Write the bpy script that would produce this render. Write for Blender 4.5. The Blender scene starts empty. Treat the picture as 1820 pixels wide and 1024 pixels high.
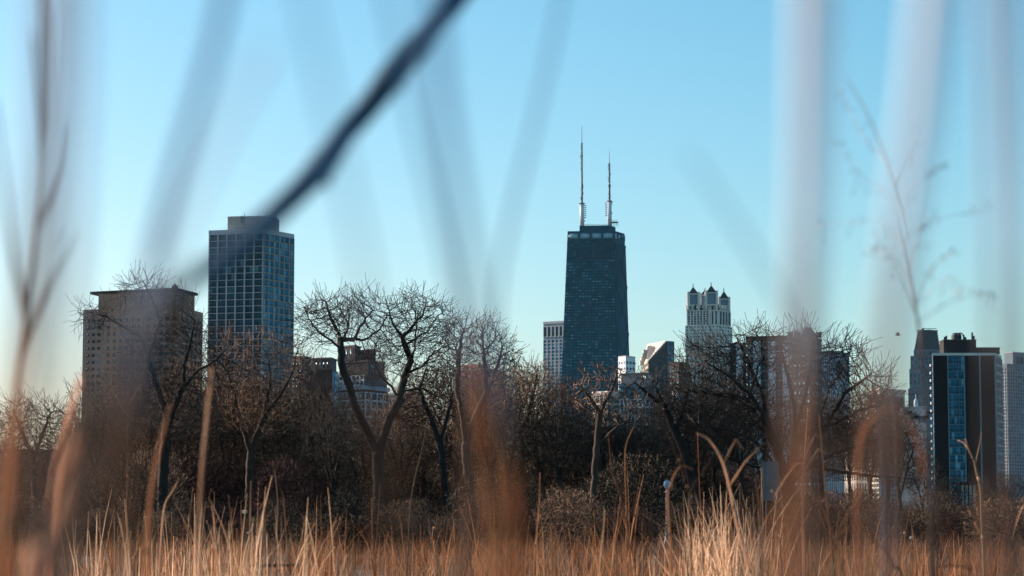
import bpy, math, random
import numpy as np
from mathutils import Vector
random.seed(7); rng = np.random.default_rng(7)
S = bpy.context.scene; COL = S.collection
R = math.radians
# ---------------------------------------------------------------- camera
CZ = 1.3; FP = 85/36*1820; PITCH = math.atan((930-512)/FP)
cam = bpy.data.cameras.new('camera'); camo = bpy.data.objects.new('camera', cam); COL.objects.link(camo)
camo.location = (0, 0, CZ); camo.rotation_euler = (R(90)+PITCH, 0, 0)
cam.lens = 85; cam.sensor_width = 36; cam.clip_start = .05; cam.clip_end = 60000
cam.dof.use_dof = True; cam.dof.focus_distance = 95; cam.dof.aperture_fstop = 4.0
S.camera = camo
# ---------------------------------------------------------------- sky and sun
SUN_AZ, SUN_EL = -62, 21
w = bpy.data.worlds.new('World'); S.world = w; w.use_nodes = True
n = w.node_tree; bg = n.nodes['Background']; sk = n.nodes.new('ShaderNodeTexSky'); sk.sky_type = 'NISHITA'; sk.sun_disc = False
sk.sun_elevation = R(SUN_EL); sk.sun_rotation = R(SUN_AZ); sk.air_density = 1.0; sk.dust_density = 1.0; sk.ozone_density = 3.0; sk.altitude = 0
sc_ = n.nodes.new('ShaderNodeSeparateColor'); cc_ = n.nodes.new('ShaderNodeCombineColor'); n.links.new(sk.outputs[0], sc_.inputs[0])
for i, (k, pw_) in enumerate(((.052/.15, 1.5), (.113/.15, 1.0), (.110/.15, 1.0))):      # film-like response of the sky colour
    q1 = n.nodes.new('ShaderNodeMath'); q1.operation = 'POWER'; q1.inputs[1].default_value = pw_; q2 = n.nodes.new('ShaderNodeMath'); q2.operation = 'MULTIPLY'; q2.inputs[1].default_value = k
    n.links.new(sc_.outputs[i], q1.inputs[0]); n.links.new(q1.outputs[0], q2.inputs[0]); n.links.new(q2.outputs[0], cc_.inputs[i])
n.links.new(cc_.outputs[0], bg.inputs[0]); bg.inputs[1].default_value = .15
sl = bpy.data.lights.new('sun', 'SUN'); sl.energy = 5.0; sl.angle = R(.5); sl.color = (1, .88, .74)
so = bpy.data.objects.new('sun', sl); COL.objects.link(so)
sd = Vector((math.sin(R(SUN_AZ))*math.cos(R(SUN_EL)), math.cos(R(SUN_AZ))*math.cos(R(SUN_EL)), math.sin(R(SUN_EL))))
so.rotation_euler = sd.to_track_quat('Z', 'Y').to_euler(); so.location = (-50, 0, 60)
S.view_settings.view_transform = 'Standard'; S.view_settings.look = 'None'; S.view_settings.exposure = 0.7; S.view_settings.gamma = 1
S.cycles.max_bounces = 6; S.cycles.transparent_max_bounces = 8

# ---------------------------------------------------------------- helpers
CP, SP = math.cos(PITCH), math.sin(PITCH)
def pt(px, py, D):
    u = (px-910)/FP; v = (512-py)/FP
    d = (u, CP - v*SP, SP + v*CP); k = D/d[1]
    return Vector((d[0]*k, D, CZ + d[2]*k))
def empty(name, label, cat, loc=(0, 0, 0), group=None):
    o = bpy.data.objects.new(name, None); o.empty_display_size = .5; COL.objects.link(o); o.location = loc
    o['label'] = label; o['category'] = cat
    if group: o['group'] = group
    return o
def tag(o, label=None, cat=None, group=None, kind=None):
    for k, v in (('label', label), ('category', cat), ('group', group), ('kind', kind)):
        if v: o[k] = v
    return o
def mesh_np(verts, faces, smooth=False):
    verts = np.asarray(verts, np.float32); faces = np.asarray(faces, np.int32); k = faces.shape[1]
    me = bpy.data.meshes.new('mesh'); me.vertices.add(len(verts)); me.vertices.foreach_set('co', verts.ravel())
    me.loops.add(faces.size); me.loops.foreach_set('vertex_index', faces.ravel())
    me.polygons.add(len(faces)); me.polygons.foreach_set('loop_start', np.arange(0, faces.size, k, dtype=np.int32))
    try: me.polygons.foreach_set('loop_total', np.full(len(faces), k, np.int32))
    except Exception: pass
    if smooth: me.polygons.foreach_set('use_smooth', np.ones(len(faces), bool))
    me.update(calc_edges=True); return me
def link(name, me, mat, parent=None):
    me.name = name; o = bpy.data.objects.new(name, me); COL.objects.link(o)
    if mat and not me.materials: me.materials.append(mat)
    if parent is not None:
        o.parent = parent; q = parent; L = Vector((0, 0, 0))
        while q is not None: L += q.location; q = q.parent
        o.location = -L
    return o
HX = np.array([[0, 3, 2, 1], [4, 5, 6, 7], [0, 1, 5, 4], [1, 2, 6, 5], [2, 3, 7, 6], [3, 0, 4, 7]])
class MB:
    "collects boxes, prisms, tubes and lathes into one mesh"
    def __init__(s): s.v = []; s.f = []
    def hexa(s, p):
        b = len(s.v); s.v += [tuple(q) for q in p]; s.f += [[b+i for i in f] for f in HX.tolist()]
    def box(s, x0, y0, z0, x1, y1, z1): s.hexa([(x0, y0, z0), (x1, y0, z0), (x1, y1, z0), (x0, y1, z0), (x0, y0, z1), (x1, y0, z1), (x1, y1, z1), (x0, y1, z1)])
    def prism(s, xy, z0, z1, xy2=None):
        b = len(s.v); m = len(xy); xy2 = xy2 or xy
        s.v += [(p[0], p[1], z0) for p in xy] + [(p[0], p[1], z1) for p in xy2]
        s.f.append([b+i for i in range(m)][::-1]); s.f.append([b+m+i for i in range(m)])
        for i in range(m): j = (i+1) % m; s.f.append([b+i, b+j, b+m+j, b+m+i])
    def lathe(s, c, prof, k=16):
        b = len(s.v)
        for r, z in prof:
            for i in range(k):
                a = 2*math.pi*i/k; s.v.append((c[0]+r*math.cos(a), c[1]+r*math.sin(a), c[2]+z))
        for q in range(len(prof)-1):
            for i in range(k):
                j = (i+1) % k; s.f.append([b+q*k+i, b+q*k+j, b+(q+1)*k+j, b+(q+1)*k+i])
        s.f.append([b+i for i in range(k)][::-1]); s.f.append([b+(len(prof)-1)*k+i for i in range(k)])
    def tube(s, pts, rad, k=8):
        pts = [Vector(p) for p in pts]; m = len(pts)
        if not hasattr(rad, '__len__'): rad = [rad]*m
        b = len(s.v)
        for i in range(m):
            t = (pts[min(i+1, m-1)]-pts[max(i-1, 0)]).normalized()
            a = t.orthogonal().normalized() if i == 0 else (a - t*a.dot(t)).normalized()
            c = t.cross(a)
            for j in range(k):
                q = 2*math.pi*j/k; s.v.append(tuple(pts[i] + (a*math.cos(q)+c*math.sin(q))*rad[i]))
        for i in range(m-1):
            for j in range(k):
                l = (j+1) % k; s.f.append([b+i*k+j, b+i*k+l, b+(i+1)*k+l, b+(i+1)*k+j])
        s.f.append([b+j for j in range(k)][::-1]); s.f.append([b+(m-1)*k+j for j in range(k)])
    def build(s, name, mat, parent=None, smooth=False):
        me = bpy.data.meshes.new(name); me.from_pydata(s.v, [], s.f); me.update()
        if smooth: me.polygons.foreach_set('use_smooth', [True]*len(me.polygons))
        return link(name, me, mat, parent)
# ---------------------------------------------------------------- materials
def mat(name, col, rough=.8, var=.25, scale=.5, spec=.3, bump=0, col2=None, island=0., metal=0, stretch=(1, 1, 1)):
    m = bpy.data.materials.new(name); m.use_nodes = True; t = m.node_tree; b = t.nodes['Principled BSDF']
    b.inputs['Roughness'].default_value = rough; b.inputs['Specular IOR Level'].default_value = spec; b.inputs['Metallic'].default_value = metal
    tc = t.nodes.new('ShaderNodeTexCoord'); mp = t.nodes.new('ShaderNodeMapping'); mp.inputs['Scale'].default_value = stretch
    nz = t.nodes.new('ShaderNodeTexNoise'); nz.inputs['Scale'].default_value = scale; nz.inputs['Detail'].default_value = 6
    t.links.new(tc.outputs['Object'], mp.inputs[0]); t.links.new(mp.outputs[0], nz.inputs[0])
    rp = t.nodes.new('ShaderNodeValToRGB'); rp.color_ramp.elements[0].position = .3; rp.color_ramp.elements[1].position = .7
    c2 = col2 or tuple(min(1, c*(1+var)) for c in col); c1 = col if col2 else tuple(c*(1-var) for c in col)
    rp.color_ramp.elements[0].color = (*c1, 1); rp.color_ramp.elements[1].color = (*c2, 1)
    t.links.new(nz.outputs[0], rp.inputs[0]); out = rp.outputs[0]
    if island:
        g = t.nodes.new('ShaderNodeNewGeometry'); oi = t.nodes.new('ShaderNodeObjectInfo')
        ad = t.nodes.new('ShaderNodeMath'); ad.operation = 'ADD'; t.links.new(g.outputs['Random Per Island'], ad.inputs[0]); t.links.new(oi.outputs['Random'], ad.inputs[1])
        fr = t.nodes.new('ShaderNodeMath'); fr.operation = 'FRACT'; t.links.new(ad.outputs[0], fr.inputs[0])
        mr = t.nodes.new('ShaderNodeMapRange'); mr.inputs['To Min'].default_value = 1-island; mr.inputs['To Max'].default_value = 1+island
        t.links.new(fr.outputs[0], mr.inputs[0])
        mm = t.nodes.new('ShaderNodeMix'); mm.data_type = 'RGBA'; mm.blend_type = 'MULTIPLY'; mm.inputs[0].default_value = 1
        t.links.new(out, mm.inputs[6]); t.links.new(mr.outputs[0], mm.inputs[7]); out = mm.outputs[2]
    t.links.new(out, b.inputs['Base Color'])
    if bump:
        bp = t.nodes.new('ShaderNodeBump'); bp.inputs['Strength'].default_value = bump; t.links.new(nz.outputs[0], bp.inputs['Height']); t.links.new(bp.outputs[0], b.inputs['Normal'])
    return m
def glass(name, dark, pale, frac=.2, rough=.32):
    m = bpy.data.materials.new(name); m.use_nodes = True; t = m.node_tree; b = t.nodes['Principled BSDF']
    b.inputs['Roughness'].default_value = rough; b.inputs['Specular IOR Level'].default_value = .4; b.inputs['Specular Tint'].default_value = (.35, .85, 1, 1)
    g = t.nodes.new('ShaderNodeNewGeometry'); oi = t.nodes.new('ShaderNodeObjectInfo')
    ad = t.nodes.new('ShaderNodeMath'); ad.operation = 'ADD'; t.links.new(g.outputs['Random Per Island'], ad.inputs[0]); t.links.new(oi.outputs['Random'], ad.inputs[1])
    fr = t.nodes.new('ShaderNodeMath'); fr.operation = 'FRACT'; t.links.new(ad.outputs[0], fr.inputs[0])
    rp = t.nodes.new('ShaderNodeValToRGB'); e = rp.color_ramp.elements
    e[0].color = (*dark, 1); e[0].position = 0; e[1].color = (*pale, 1); e[1].position = 1
    e2 = rp.color_ramp.elements.new(1-frac); e2.color = (*[c*1.8 for c in dark], 1)
    t.links.new(fr.outputs[0], rp.inputs[0]); t.links.new(rp.outputs[0], b.inputs['Base Color'])
    return m
def speck(name, dark, pale, frac):  # pale random segments paint in highlights of sunlit twigs
    m = glass(name, dark, pale, frac, .85); b = m.node_tree.nodes['Principled BSDF']; b.inputs['Specular IOR Level'].default_value = .15
    r = [q for q in m.node_tree.nodes if q.type == 'VALTORGB'][0]; r.color_ramp.elements[1].color = (*[c*1.5 for c in dark], 1); return m
def straw(name, col, col2, transl=.35, isl=.85):  # wide per-blade tone range paints in grass highlights and self-shadow
    m = mat(name, col, rough=.7, col2=col2, scale=3, island=isl); t = m.node_tree; b = t.nodes['Principled BSDF']
    tr = t.nodes.new('ShaderNodeBsdfTranslucent'); ms = t.nodes.new('ShaderNodeMixShader'); ms.inputs[0].default_value = transl
    src = b.inputs['Base Color'].links[0].from_socket; t.links.new(src, tr.inputs[0])
    t.links.new(b.outputs[0], ms.inputs[1]); t.links.new(tr.outputs[0], ms.inputs[2]); t.links.new(ms.outputs[0], t.nodes['Material Output'].inputs[0])
    return m
M = dict(
 bark=mat('bark', (.026, .021, .018), .9, .35, 6, bump=.4, stretch=(1, 1, .3)),
 bark_brown=mat('bark_brown', (.05, .034, .025), .9, .35, 6, bump=.4, stretch=(1, 1, .3)),
 twig=mat('twig', (.030, .023, .019), .85, .3, 1),
 twig_mid=speck('mid_twig', (.035, .022, .016), (.34, .21, .14), .3),
 twig_brown=speck('brown_twig', (.045, .027, .017), (.55, .34, .22), .34),
 twig_red=speck('red_twig', (.026, .012, .010), (.24, .10, .08), .25),
 twig_dark=speck('dark_twig', (.014, .010, .008), (.42, .27, .17), .24),
 soil=mat('soil', (.03, .022, .015), 1, .4, .4, bump=.5, col2=(.09, .06, .035)),
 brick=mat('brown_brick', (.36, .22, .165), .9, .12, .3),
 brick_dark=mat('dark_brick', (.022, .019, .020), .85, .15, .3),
 brick_red=mat('red_brick', (.26, .11, .07), .9, .12, .3),
 grey_stone=mat('grey_stone', (.17, .185, .20), .85, .15, .1),
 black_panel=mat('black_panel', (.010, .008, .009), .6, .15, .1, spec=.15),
 concrete=mat('concrete', (.42, .45, .47), .85, .1, .2),
 concrete_blue=mat('concrete_blue', (.17, .25, .30), .85, .08, .05),
 concrete_warm=mat('concrete_warm', (.36, .31, .27), .85, .1, .2),
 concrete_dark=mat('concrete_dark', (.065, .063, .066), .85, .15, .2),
 cream=mat('cream_stone', (.62, .56, .47), .85, .08, .1),
 limestone=mat('limestone', (.66, .64, .58), .85, .1, .1),
 white=mat('white_paint', (.60, .65, .68), .6, .06, .3),
 steel_dark=mat('dark_steel', (.0, .078, .115), .6, .15, .05, spec=.05),
 steel_grey=mat('grey_steel', (.10, .125, .145), .5, .1, .2, metal=.2),
 slate=mat('slate_roof', (.035, .038, .045), .6, .2, .2),
 g_dark=glass('dark_glass', (.006, .034, .050), (.12, .24, .29), .2),
 g_blue=glass('blue_glass', (.008, .12, .21), (.14, .50, .62), .35),
 g_teal=glass('teal_glass', (.012, .085, .13), (.22, .46, .50), .3),
 g_hancock=glass('tower_glass', (.0, .092, .130), (.16, .42, .54), .30, .35),
 g_curtain=glass('curtained_glass', (.012, .016, .022), (.24, .31, .36), .25, .3),
 g_belt=mat('belt_glass', (.25, .45, .52), .3, .08, .05, spec=.5),
 straw=straw('straw', (.20, .085, .032), (.42, .20, .085)),
 straw_pale=straw('pale_straw', (.44, .24, .12), (.88, .58, .36), .3),
 straw_grey=straw('grey_straw', (.55, .52, .52), (.68, .65, .65), .1),
 straw_orange=straw('orange_straw', (.19, .068, .023), (.44, .17, .06)),
 straw_brown=straw('brown_straw', (.085, .040, .022), (.20, .095, .05), .3),
 reed=None, reed_blue=None,
 near_orange=straw('near_orange', (.50, .21, .06), (.66, .30, .10), .45, .15),
 stem_dark=mat('dark_stem', (.045, .085, .13), .8, .3, 20),
 fluff=mat('seed_fluff', (.62, .56, .48), .95, .15, 30),
 globe=mat('lamp_globe', (.30, .48, .62), .3, .05, 3, spec=.5),
 pole=mat('lamp_pole', (.14, .17, .20), .5, .15, 3, spec=.5),
 feather=mat('feather', (.012, .014, .016), .7, .2, 10),
 sign_grey=mat('sign_back', (.11, .12, .13), .5, .12, 2),
 timber=mat('dark_timber', (.018, .016, .018), .7, .3, 3),
)
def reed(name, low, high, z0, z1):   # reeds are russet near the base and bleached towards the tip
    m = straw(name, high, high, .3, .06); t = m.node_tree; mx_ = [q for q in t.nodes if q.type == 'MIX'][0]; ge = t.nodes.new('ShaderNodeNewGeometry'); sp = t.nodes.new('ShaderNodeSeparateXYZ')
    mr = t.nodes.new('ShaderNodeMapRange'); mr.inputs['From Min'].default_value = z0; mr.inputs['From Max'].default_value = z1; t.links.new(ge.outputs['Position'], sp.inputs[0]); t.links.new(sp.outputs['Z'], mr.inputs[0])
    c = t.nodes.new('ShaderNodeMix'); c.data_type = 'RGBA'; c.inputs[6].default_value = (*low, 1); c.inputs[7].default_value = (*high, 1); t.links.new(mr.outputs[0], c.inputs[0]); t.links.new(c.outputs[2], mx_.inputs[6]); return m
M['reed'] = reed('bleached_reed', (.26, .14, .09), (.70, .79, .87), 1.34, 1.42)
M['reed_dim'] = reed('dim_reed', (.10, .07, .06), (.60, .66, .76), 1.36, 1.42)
M['weed'] = reed('sunlit_base_weed', (.40, .17, .06), (.05, .035, .045), 1.42, 1.66)  # orange lower part is sunlight painted into the dark stem's colour
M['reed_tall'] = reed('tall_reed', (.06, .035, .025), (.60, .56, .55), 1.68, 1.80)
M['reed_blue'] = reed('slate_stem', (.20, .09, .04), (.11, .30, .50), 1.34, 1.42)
# ---------------------------------------------------------------- ground
g = MB()
gx = [-9000, -600, -200, 200, 600, 9000]; gy = [-200, 0, 150, 300, 1500, 4000, 30000]
v = [(x, y, 0) for y in gy for x in gx]; f = [[j*6+i, j*6+i+1, (j+1)*6+i+1, (j+1)*6+i] for j in range(6) for i in range(5)]
tag(link('ground', mesh_np(v, f), M['soil']), kind='structure')

# ---------------------------------------------------------------- buildings
def xy(px, py, D): p = pt(px, py, D); return Vector((p.x, p.y))
class Building:
    def __init__(s, name, label, A, B, C, ytop, cat='building', group=None):
        s.fp = s.foot(A, B, C, ytop); s.z1 = pt(B[0], ytop, B[1]).z
        c = sum(s.fp, Vector((0, 0)))/4; s.root = empty(name, label, cat, (c.x, c.y, 0), group); s.wins = {}; s.grids = {}
    def foot(s, A, B, C, y):
        a, b, c = xy(A[0], y, A[1]), xy(B[0], y, B[1]), xy(C[0], y, C[1]); return [a, b, c, a+c-b]
    def z(s, px, py, D): return pt(px, py, D).z
    def walls(s, mat, name='wall', z0=0, z1=None, fp=None):
        m = MB(); m.prism(fp or s.fp, z0, s.z1 if z1 is None else z1); return m.build(name, mat, s.root)
    def grow(s, fp, e):
        c = sum(fp, Vector((0, 0)))/len(fp); return [p+(p-c).normalized()*e for p in fp]
    def cap(s, mat, name='cornice', e=.5, h=1.2, z=None, fp=None):
        z = s.z1 if z is None else z; m = MB(); m.prism(s.grow(fp or s.fp, e), z, z+h); return m.build(name, mat, s.root)
    def quad(s, side, z0, z1, fp=None, u0=0, u1=1):
        fp = fp or s.fp; a, b = (fp[0], fp[1]) if side == 'L' else (fp[1], fp[2])
        p, q = a.lerp(b, u0), a.lerp(b, u1); return [Vector((*p, z0)), Vector((*q, z0)), Vector((*q, z1)), Vector((*p, z1))]
    def facade(s, quad, cols, rows, fin=.5, band=.6, proud=.4, gm=None, wm=None, split=1, bandm=None, h_frac=1.0, skip=None, wname='window'):
        bl, br, tr, tl = quad; n = (br-bl).cross(tl-bl).normalized()
        P = lambda u, v: bl.lerp(br, u).lerp(tl.lerp(tr, u), v)
        W = ((br-bl).length+(tr-tl).length)/2; H = (tl-bl).length
        fu, bv = fin/W/2, band/H/2
        G = s.grids.setdefault(gm, MB()); GB = s.grids.setdefault(bandm or gm, MB())
        def slab(m, u0, u1, v0, v1, d0, d1):
            c = [P(u0, v0), P(u1, v0), P(u1, v1), P(u0, v1)]
            m.hexa([p+n*d0 for p in c] + [p+n*d1 for p in c])
        if fin > 0:
            for i in range(cols+1):
                u = i/cols; slab(G, max(0, u-fu), min(1, u+fu), 0, 1, -.3, proud)
        if band > 0:
            for j in range(rows+1):
                v = j/rows; slab(GB, 0.0005, .9995, max(0.0003, v-bv), min(.9997, v+bv), -.3, proud*.7)
        L = s.wins.setdefault((wm, wname), [])
        for j in range(rows):
            for i in range(cols):
                for q in range(split):
                    if skip and skip(i, j): continue
                    a = (i+q/split)/cols+(fu if q == 0 else fu*.25); b = (i+(q+1)/split)/cols-(fu if q == split-1 else fu*.25)
                    v0 = j/rows+bv; v1 = (j+1)/rows-bv; v0 = v1-(v1-v0)*h_frac
                    c = [P(a, v0), P(b, v0), P(b, v1), P(a, v1)]
                    L.append((v1*H+bl.z, np.array([p+n*-.2 for p in c]+[p+n*.06 for p in c], np.float32)))
    def done(s, gname='facade_grid', cap=100):
        for m, mb in s.grids.items():
            if mb.v: mb.build(gname, m, s.root)
        left = cap
        for (m, nm), L in s.wins.items():
            L.sort(key=lambda t: -t[0])
            for _, c in L[:left]:
                link(nm, mesh_np(c-np.array(s.root.location, np.float32), HX), m, s.root).location = (0, 0, 0)
            rest = L[left:]; left = max(0, left-len(L))
            if rest:
                V = np.concatenate([c for _, c in rest]); F = (HX[None]+8*np.arange(len(rest))[:, None, None]).reshape(-1, 4)
                tag(link(nm, mesh_np(V, F), m, s.root), kind='stuff')
        return s.root

# brown brick apartment block with a flat overhanging penthouse roof
b = Building('apartment_tower', 'brown brick apartment tower with thin overhanging flat roof at far left', (148, 1015), (318, 1000), (361, 1030), 545)
b.walls(M['brick'])
pf = b.foot((175, 1012), (314, 1001), (346, 1020), 530); z0, z1 = b.z1, b.z(314, 518, 1001)
b.walls(M['brick'], 'penthouse', z0, z1, pf)
rf = b.foot((160, 1014), (314, 996), (352, 1020), 516); m = MB(); m.prism(rf, z1, z1+1.1); m.build('roof_slab', M['brick_dark'], b.root)
m = MB(); p = pt(311, 515, 1003); m.prism([(p.x-1.2, p.y-1), (p.x+1.2, p.y-1), (p.x+1.2, p.y+1), (p.x-1.2, p.y+1)], z1+1.1, z1+2.6); m.lathe((p.x, p.y, z1+2.6), [(.5, 0), (.45, .6), (.1, .8)], 8); m.build('roof_vent', M['black_panel'], b.root)
b.facade(b.quad('L', 3, b.z1-3.4, None, .03, .2), 3, 29, 1.0, 1.7, .15, M['brick'], M['g_curtain'])
b.facade(b.quad('L', 3, b.z1-3.4, None, .24, .62), 6, 29, 1.6, 1.5, .15, M['brick'], M['g_dark'])
b.facade(b.quad('L', 3, b.z1-3.4, None, .66, .98), 5, 29, .8, 1.2, .3, M['brick'], M['g_curtain'])
b.facade(b.quad('R', 3, b.z1-3.4, None, .06, .94), 5, 29, 1.0, 1.2, .3, M['brick'], M['g_curtain'])
b.facade(b.quad('L', z0+1.2, z1-.8, pf, .3, .7), 4, 1, 3.0, .6, .12, M['brick'], M['g_curtain'])
b.done()

# glass and concrete slab tower with round penthouse
b = Building('glass_tower', 'tall glazed residential tower with concrete grid and curved rooftop penthouse', (372, 1078), (468, 1070), (522, 1092), 414)
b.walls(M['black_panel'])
b.cap(M['concrete'], 'parapet', .3, 2.0, b.z1)
b.facade(b.quad('L', 0, b.z1), 6, 44, .55, .30, .5, M['concrete'], M['g_dark'], 2)
b.facade(b.quad('R', 0, b.z1), 6, 44, .50, .45, .5, M['concrete_warm'], M['g_blue'], 2)  # blue panes paint in sky reflection; the shaded face gets dark ones
c = (b.fp[0]+b.fp[2])/2; zc = b.z1+2; pr = MB()
pl, prr = xy(406, 400, 1085), xy(492, 400, 1085)
px_ = []
for i in range(13):
    t = i/12; px_.append(Vector((pl.x+(prr.x-pl.x)*t, 1082-1.6*math.sin(math.pi*t))))
px_ += [Vector((prr.x, 1096)), Vector((pl.x, 1096))]
pr.prism(px_, zc-1.5, b.z(450, 384, 1080)); pr.build('penthouse', M['concrete_warm'], b.root)
m = MB(); p = pt(433, 383, 1077); m.box(p.x-1.3, 1076.4, p.z-3.5, p.x+.6, 1077.6, p.z-.4); m.build('rooftop_unit', M['steel_grey'], b.root)
for qx, dz in ((434.5, 1.2), (473, 1.6), (459, .4)):
    m = MB(); p = pt(qx, 384, 1077.8); m.tube([(p.x, p.y, zc-1), (p.x, p.y, p.z+dz)], .12, 6); m.build('mast', M['slate'], b.root)
b.done()

# dark cluster behind the forked tree
b = Building('office_block', 'dark grey slab block beside the right edge of the glazed tower', (519, 930), (537, 925), (553, 935), 636)
b.walls(M['concrete_dark']); b.cap(M['brick_dark'], 'parapet', .3, .8)
b.facade(b.quad('L', 0, b.z1-1), 3, 22, .5, 1.1, .2, M['concrete_dark'], M['g_dark']); b.facade(b.quad('R', 0, b.z1-1), 3, 22, .5, 1.1, .2, M['concrete_dark'], M['g_dark']); b.done()
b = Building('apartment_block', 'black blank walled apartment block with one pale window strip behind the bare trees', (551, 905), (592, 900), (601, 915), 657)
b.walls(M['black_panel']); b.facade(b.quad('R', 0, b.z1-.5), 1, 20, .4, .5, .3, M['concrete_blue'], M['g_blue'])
pf = b.foot((553, 908), (588, 903), (598, 915), 640); b.walls(M['concrete_dark'], 'penthouse', b.z1, b.z(588, 638, 903), pf); b.cap(M['slate'], 'roof', .5, .6, b.z(588, 638, 903), pf)
b.facade(b.quad('L', b.z1+.6, b.z(588, 640, 903), pf, .2, .95), 4, 1, .7, .5, .15, M['concrete_dark'], M['g_curtain'])
b.done()
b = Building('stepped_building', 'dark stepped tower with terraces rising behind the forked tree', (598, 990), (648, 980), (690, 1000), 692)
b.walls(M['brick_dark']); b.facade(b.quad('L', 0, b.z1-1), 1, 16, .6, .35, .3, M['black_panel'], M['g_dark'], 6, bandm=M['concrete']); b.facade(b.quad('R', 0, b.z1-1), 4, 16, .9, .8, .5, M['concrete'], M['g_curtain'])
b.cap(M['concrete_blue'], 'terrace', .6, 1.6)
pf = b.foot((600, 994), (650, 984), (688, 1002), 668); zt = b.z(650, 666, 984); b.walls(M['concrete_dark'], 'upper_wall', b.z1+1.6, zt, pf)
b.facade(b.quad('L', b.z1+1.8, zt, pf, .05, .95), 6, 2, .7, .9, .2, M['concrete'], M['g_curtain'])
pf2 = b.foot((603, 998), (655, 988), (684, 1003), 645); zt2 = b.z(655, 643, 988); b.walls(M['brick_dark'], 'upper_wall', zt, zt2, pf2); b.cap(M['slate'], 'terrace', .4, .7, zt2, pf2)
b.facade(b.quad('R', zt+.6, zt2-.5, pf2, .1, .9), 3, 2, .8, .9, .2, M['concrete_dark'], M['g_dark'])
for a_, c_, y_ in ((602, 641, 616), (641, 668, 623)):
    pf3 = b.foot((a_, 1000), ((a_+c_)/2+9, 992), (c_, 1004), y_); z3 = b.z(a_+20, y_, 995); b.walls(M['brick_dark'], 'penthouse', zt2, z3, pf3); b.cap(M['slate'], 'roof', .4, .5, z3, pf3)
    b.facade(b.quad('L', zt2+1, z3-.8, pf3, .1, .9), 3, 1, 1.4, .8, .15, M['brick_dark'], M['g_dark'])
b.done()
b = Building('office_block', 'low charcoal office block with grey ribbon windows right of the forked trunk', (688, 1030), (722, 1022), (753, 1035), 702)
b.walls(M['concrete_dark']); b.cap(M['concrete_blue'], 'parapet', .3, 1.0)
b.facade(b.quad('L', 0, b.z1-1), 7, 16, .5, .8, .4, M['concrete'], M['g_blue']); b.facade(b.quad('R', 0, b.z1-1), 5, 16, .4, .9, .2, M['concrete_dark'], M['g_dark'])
m = MB(); p = pt(733, 700, 1030); m.lathe((p.x, p.y, b.z1+1), [(1.9, 0), (1.9, 1.6), (1.2, 2.2)], 12); m.build('water_tank', M['slate'], b.root)
b.done()

# brown brick mid-rise
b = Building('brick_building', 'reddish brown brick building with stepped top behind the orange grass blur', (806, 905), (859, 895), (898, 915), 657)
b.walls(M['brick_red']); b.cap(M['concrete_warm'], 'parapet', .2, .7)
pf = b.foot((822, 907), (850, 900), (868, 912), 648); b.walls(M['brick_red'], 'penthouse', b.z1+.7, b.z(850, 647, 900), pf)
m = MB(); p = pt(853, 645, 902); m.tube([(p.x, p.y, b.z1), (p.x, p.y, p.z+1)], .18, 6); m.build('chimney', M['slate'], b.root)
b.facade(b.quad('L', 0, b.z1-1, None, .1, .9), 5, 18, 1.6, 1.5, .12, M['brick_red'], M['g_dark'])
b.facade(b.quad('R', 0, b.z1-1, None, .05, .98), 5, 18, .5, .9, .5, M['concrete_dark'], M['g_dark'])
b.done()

# pale gridded tower behind the tapering one
b = Building('office_tower', 'pale gridded tower standing half hidden at the left of the black tapering skyscraper', (966, 3060), (1008, 3040), (1030, 3090), 574)
b.walls(M['concrete_blue']); b.cap(M['concrete'], 'cornice', .6, 3)
b.facade(b.quad('L', b.z1-17, b.z1-3), 6, 1, 1.8, 2, .8, M['concrete'], M['g_dark']); b.facade(b.quad('L', 0, b.z1-20), 6, 52, 1.5, 1.4, .8, M['concrete'], M['g_blue'])
b.facade(b.quad('R', 0, b.z1-20), 4, 52, 1.5, 1.4, .8, M['concrete'], M['g_blue'])
b.done()

# black tapering skyscraper
D0 = 2750
T = [xy(1009, 412, D0+6), xy(1091, 408, D0), xy(1110, 414, D0+30)]
zt = pt(1091, 410, D0).z
Bm = [pt(997, 695, D0-3), pt(1096.5, 695, D0-12), pt(1119.5, 695, D0+33)]
def down(t, q, z):   # line through top t (at zt) and measured q down to z
    k = (zt-z)/(zt-q.z); return Vector((t.x+(q.x-t.x)*k, t.y+(q.y-t.y)*k))
G0 = [down(T[i], Bm[i], 0) for i in range(3)]
T.append(T[0]+T[2]-T[1]); G0.append(G0[0]+G0[2]-G0[1])
b = Building.__new__(Building); b.wins = {}; b.grids = {}; b.fp = T; b.z1 = zt
c = sum(G0, Vector((0, 0)))/4; b.root = empty('skyscraper', 'black tapering skyscraper topped by two tall antenna masts', 'skyscraper', (c.x, c.y, 0))
m = MB(); m.prism(G0, 0, zt, T); m.build('wall', M['steel_dark'], b.root)
def tq(side, z0, z1, u0=0, u1=1):
    i, j = (0, 1) if side == 'L' else (1, 2)
    def at(k, z): return Vector((*G0[k].lerp(T[k], z/zt), z))
    a0, a1, c0, c1 = at(i, z0), at(j, z0), at(i, z1), at(j, z1)
    return [a0.lerp(a1, u0), a0.lerp(a1, u1), c0.lerp(c1, u1), c0.lerp(c1, u0)]
zb = zt-11
b.facade(tq('L', 0, zb-22), 15, 88, 1.0, 1.7, .5, M['steel_dark'], M['g_hancock'])
b.facade(tq('L', zb-22, zb), 15, 6, 1.0, 2.2, .5, M['steel_dark'], M['g_dark'])
b.facade(tq('R', 0, zb-3), 5, 92, 2.6, 1.5, .8, M['steel_dark'], M['g_curtain'])
b.facade(tq('L', zb+2, zt-2.5), 4, 1, 1.8, .6, .6, M['steel_dark'], M['g_belt'], wname='belt_window')
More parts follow.
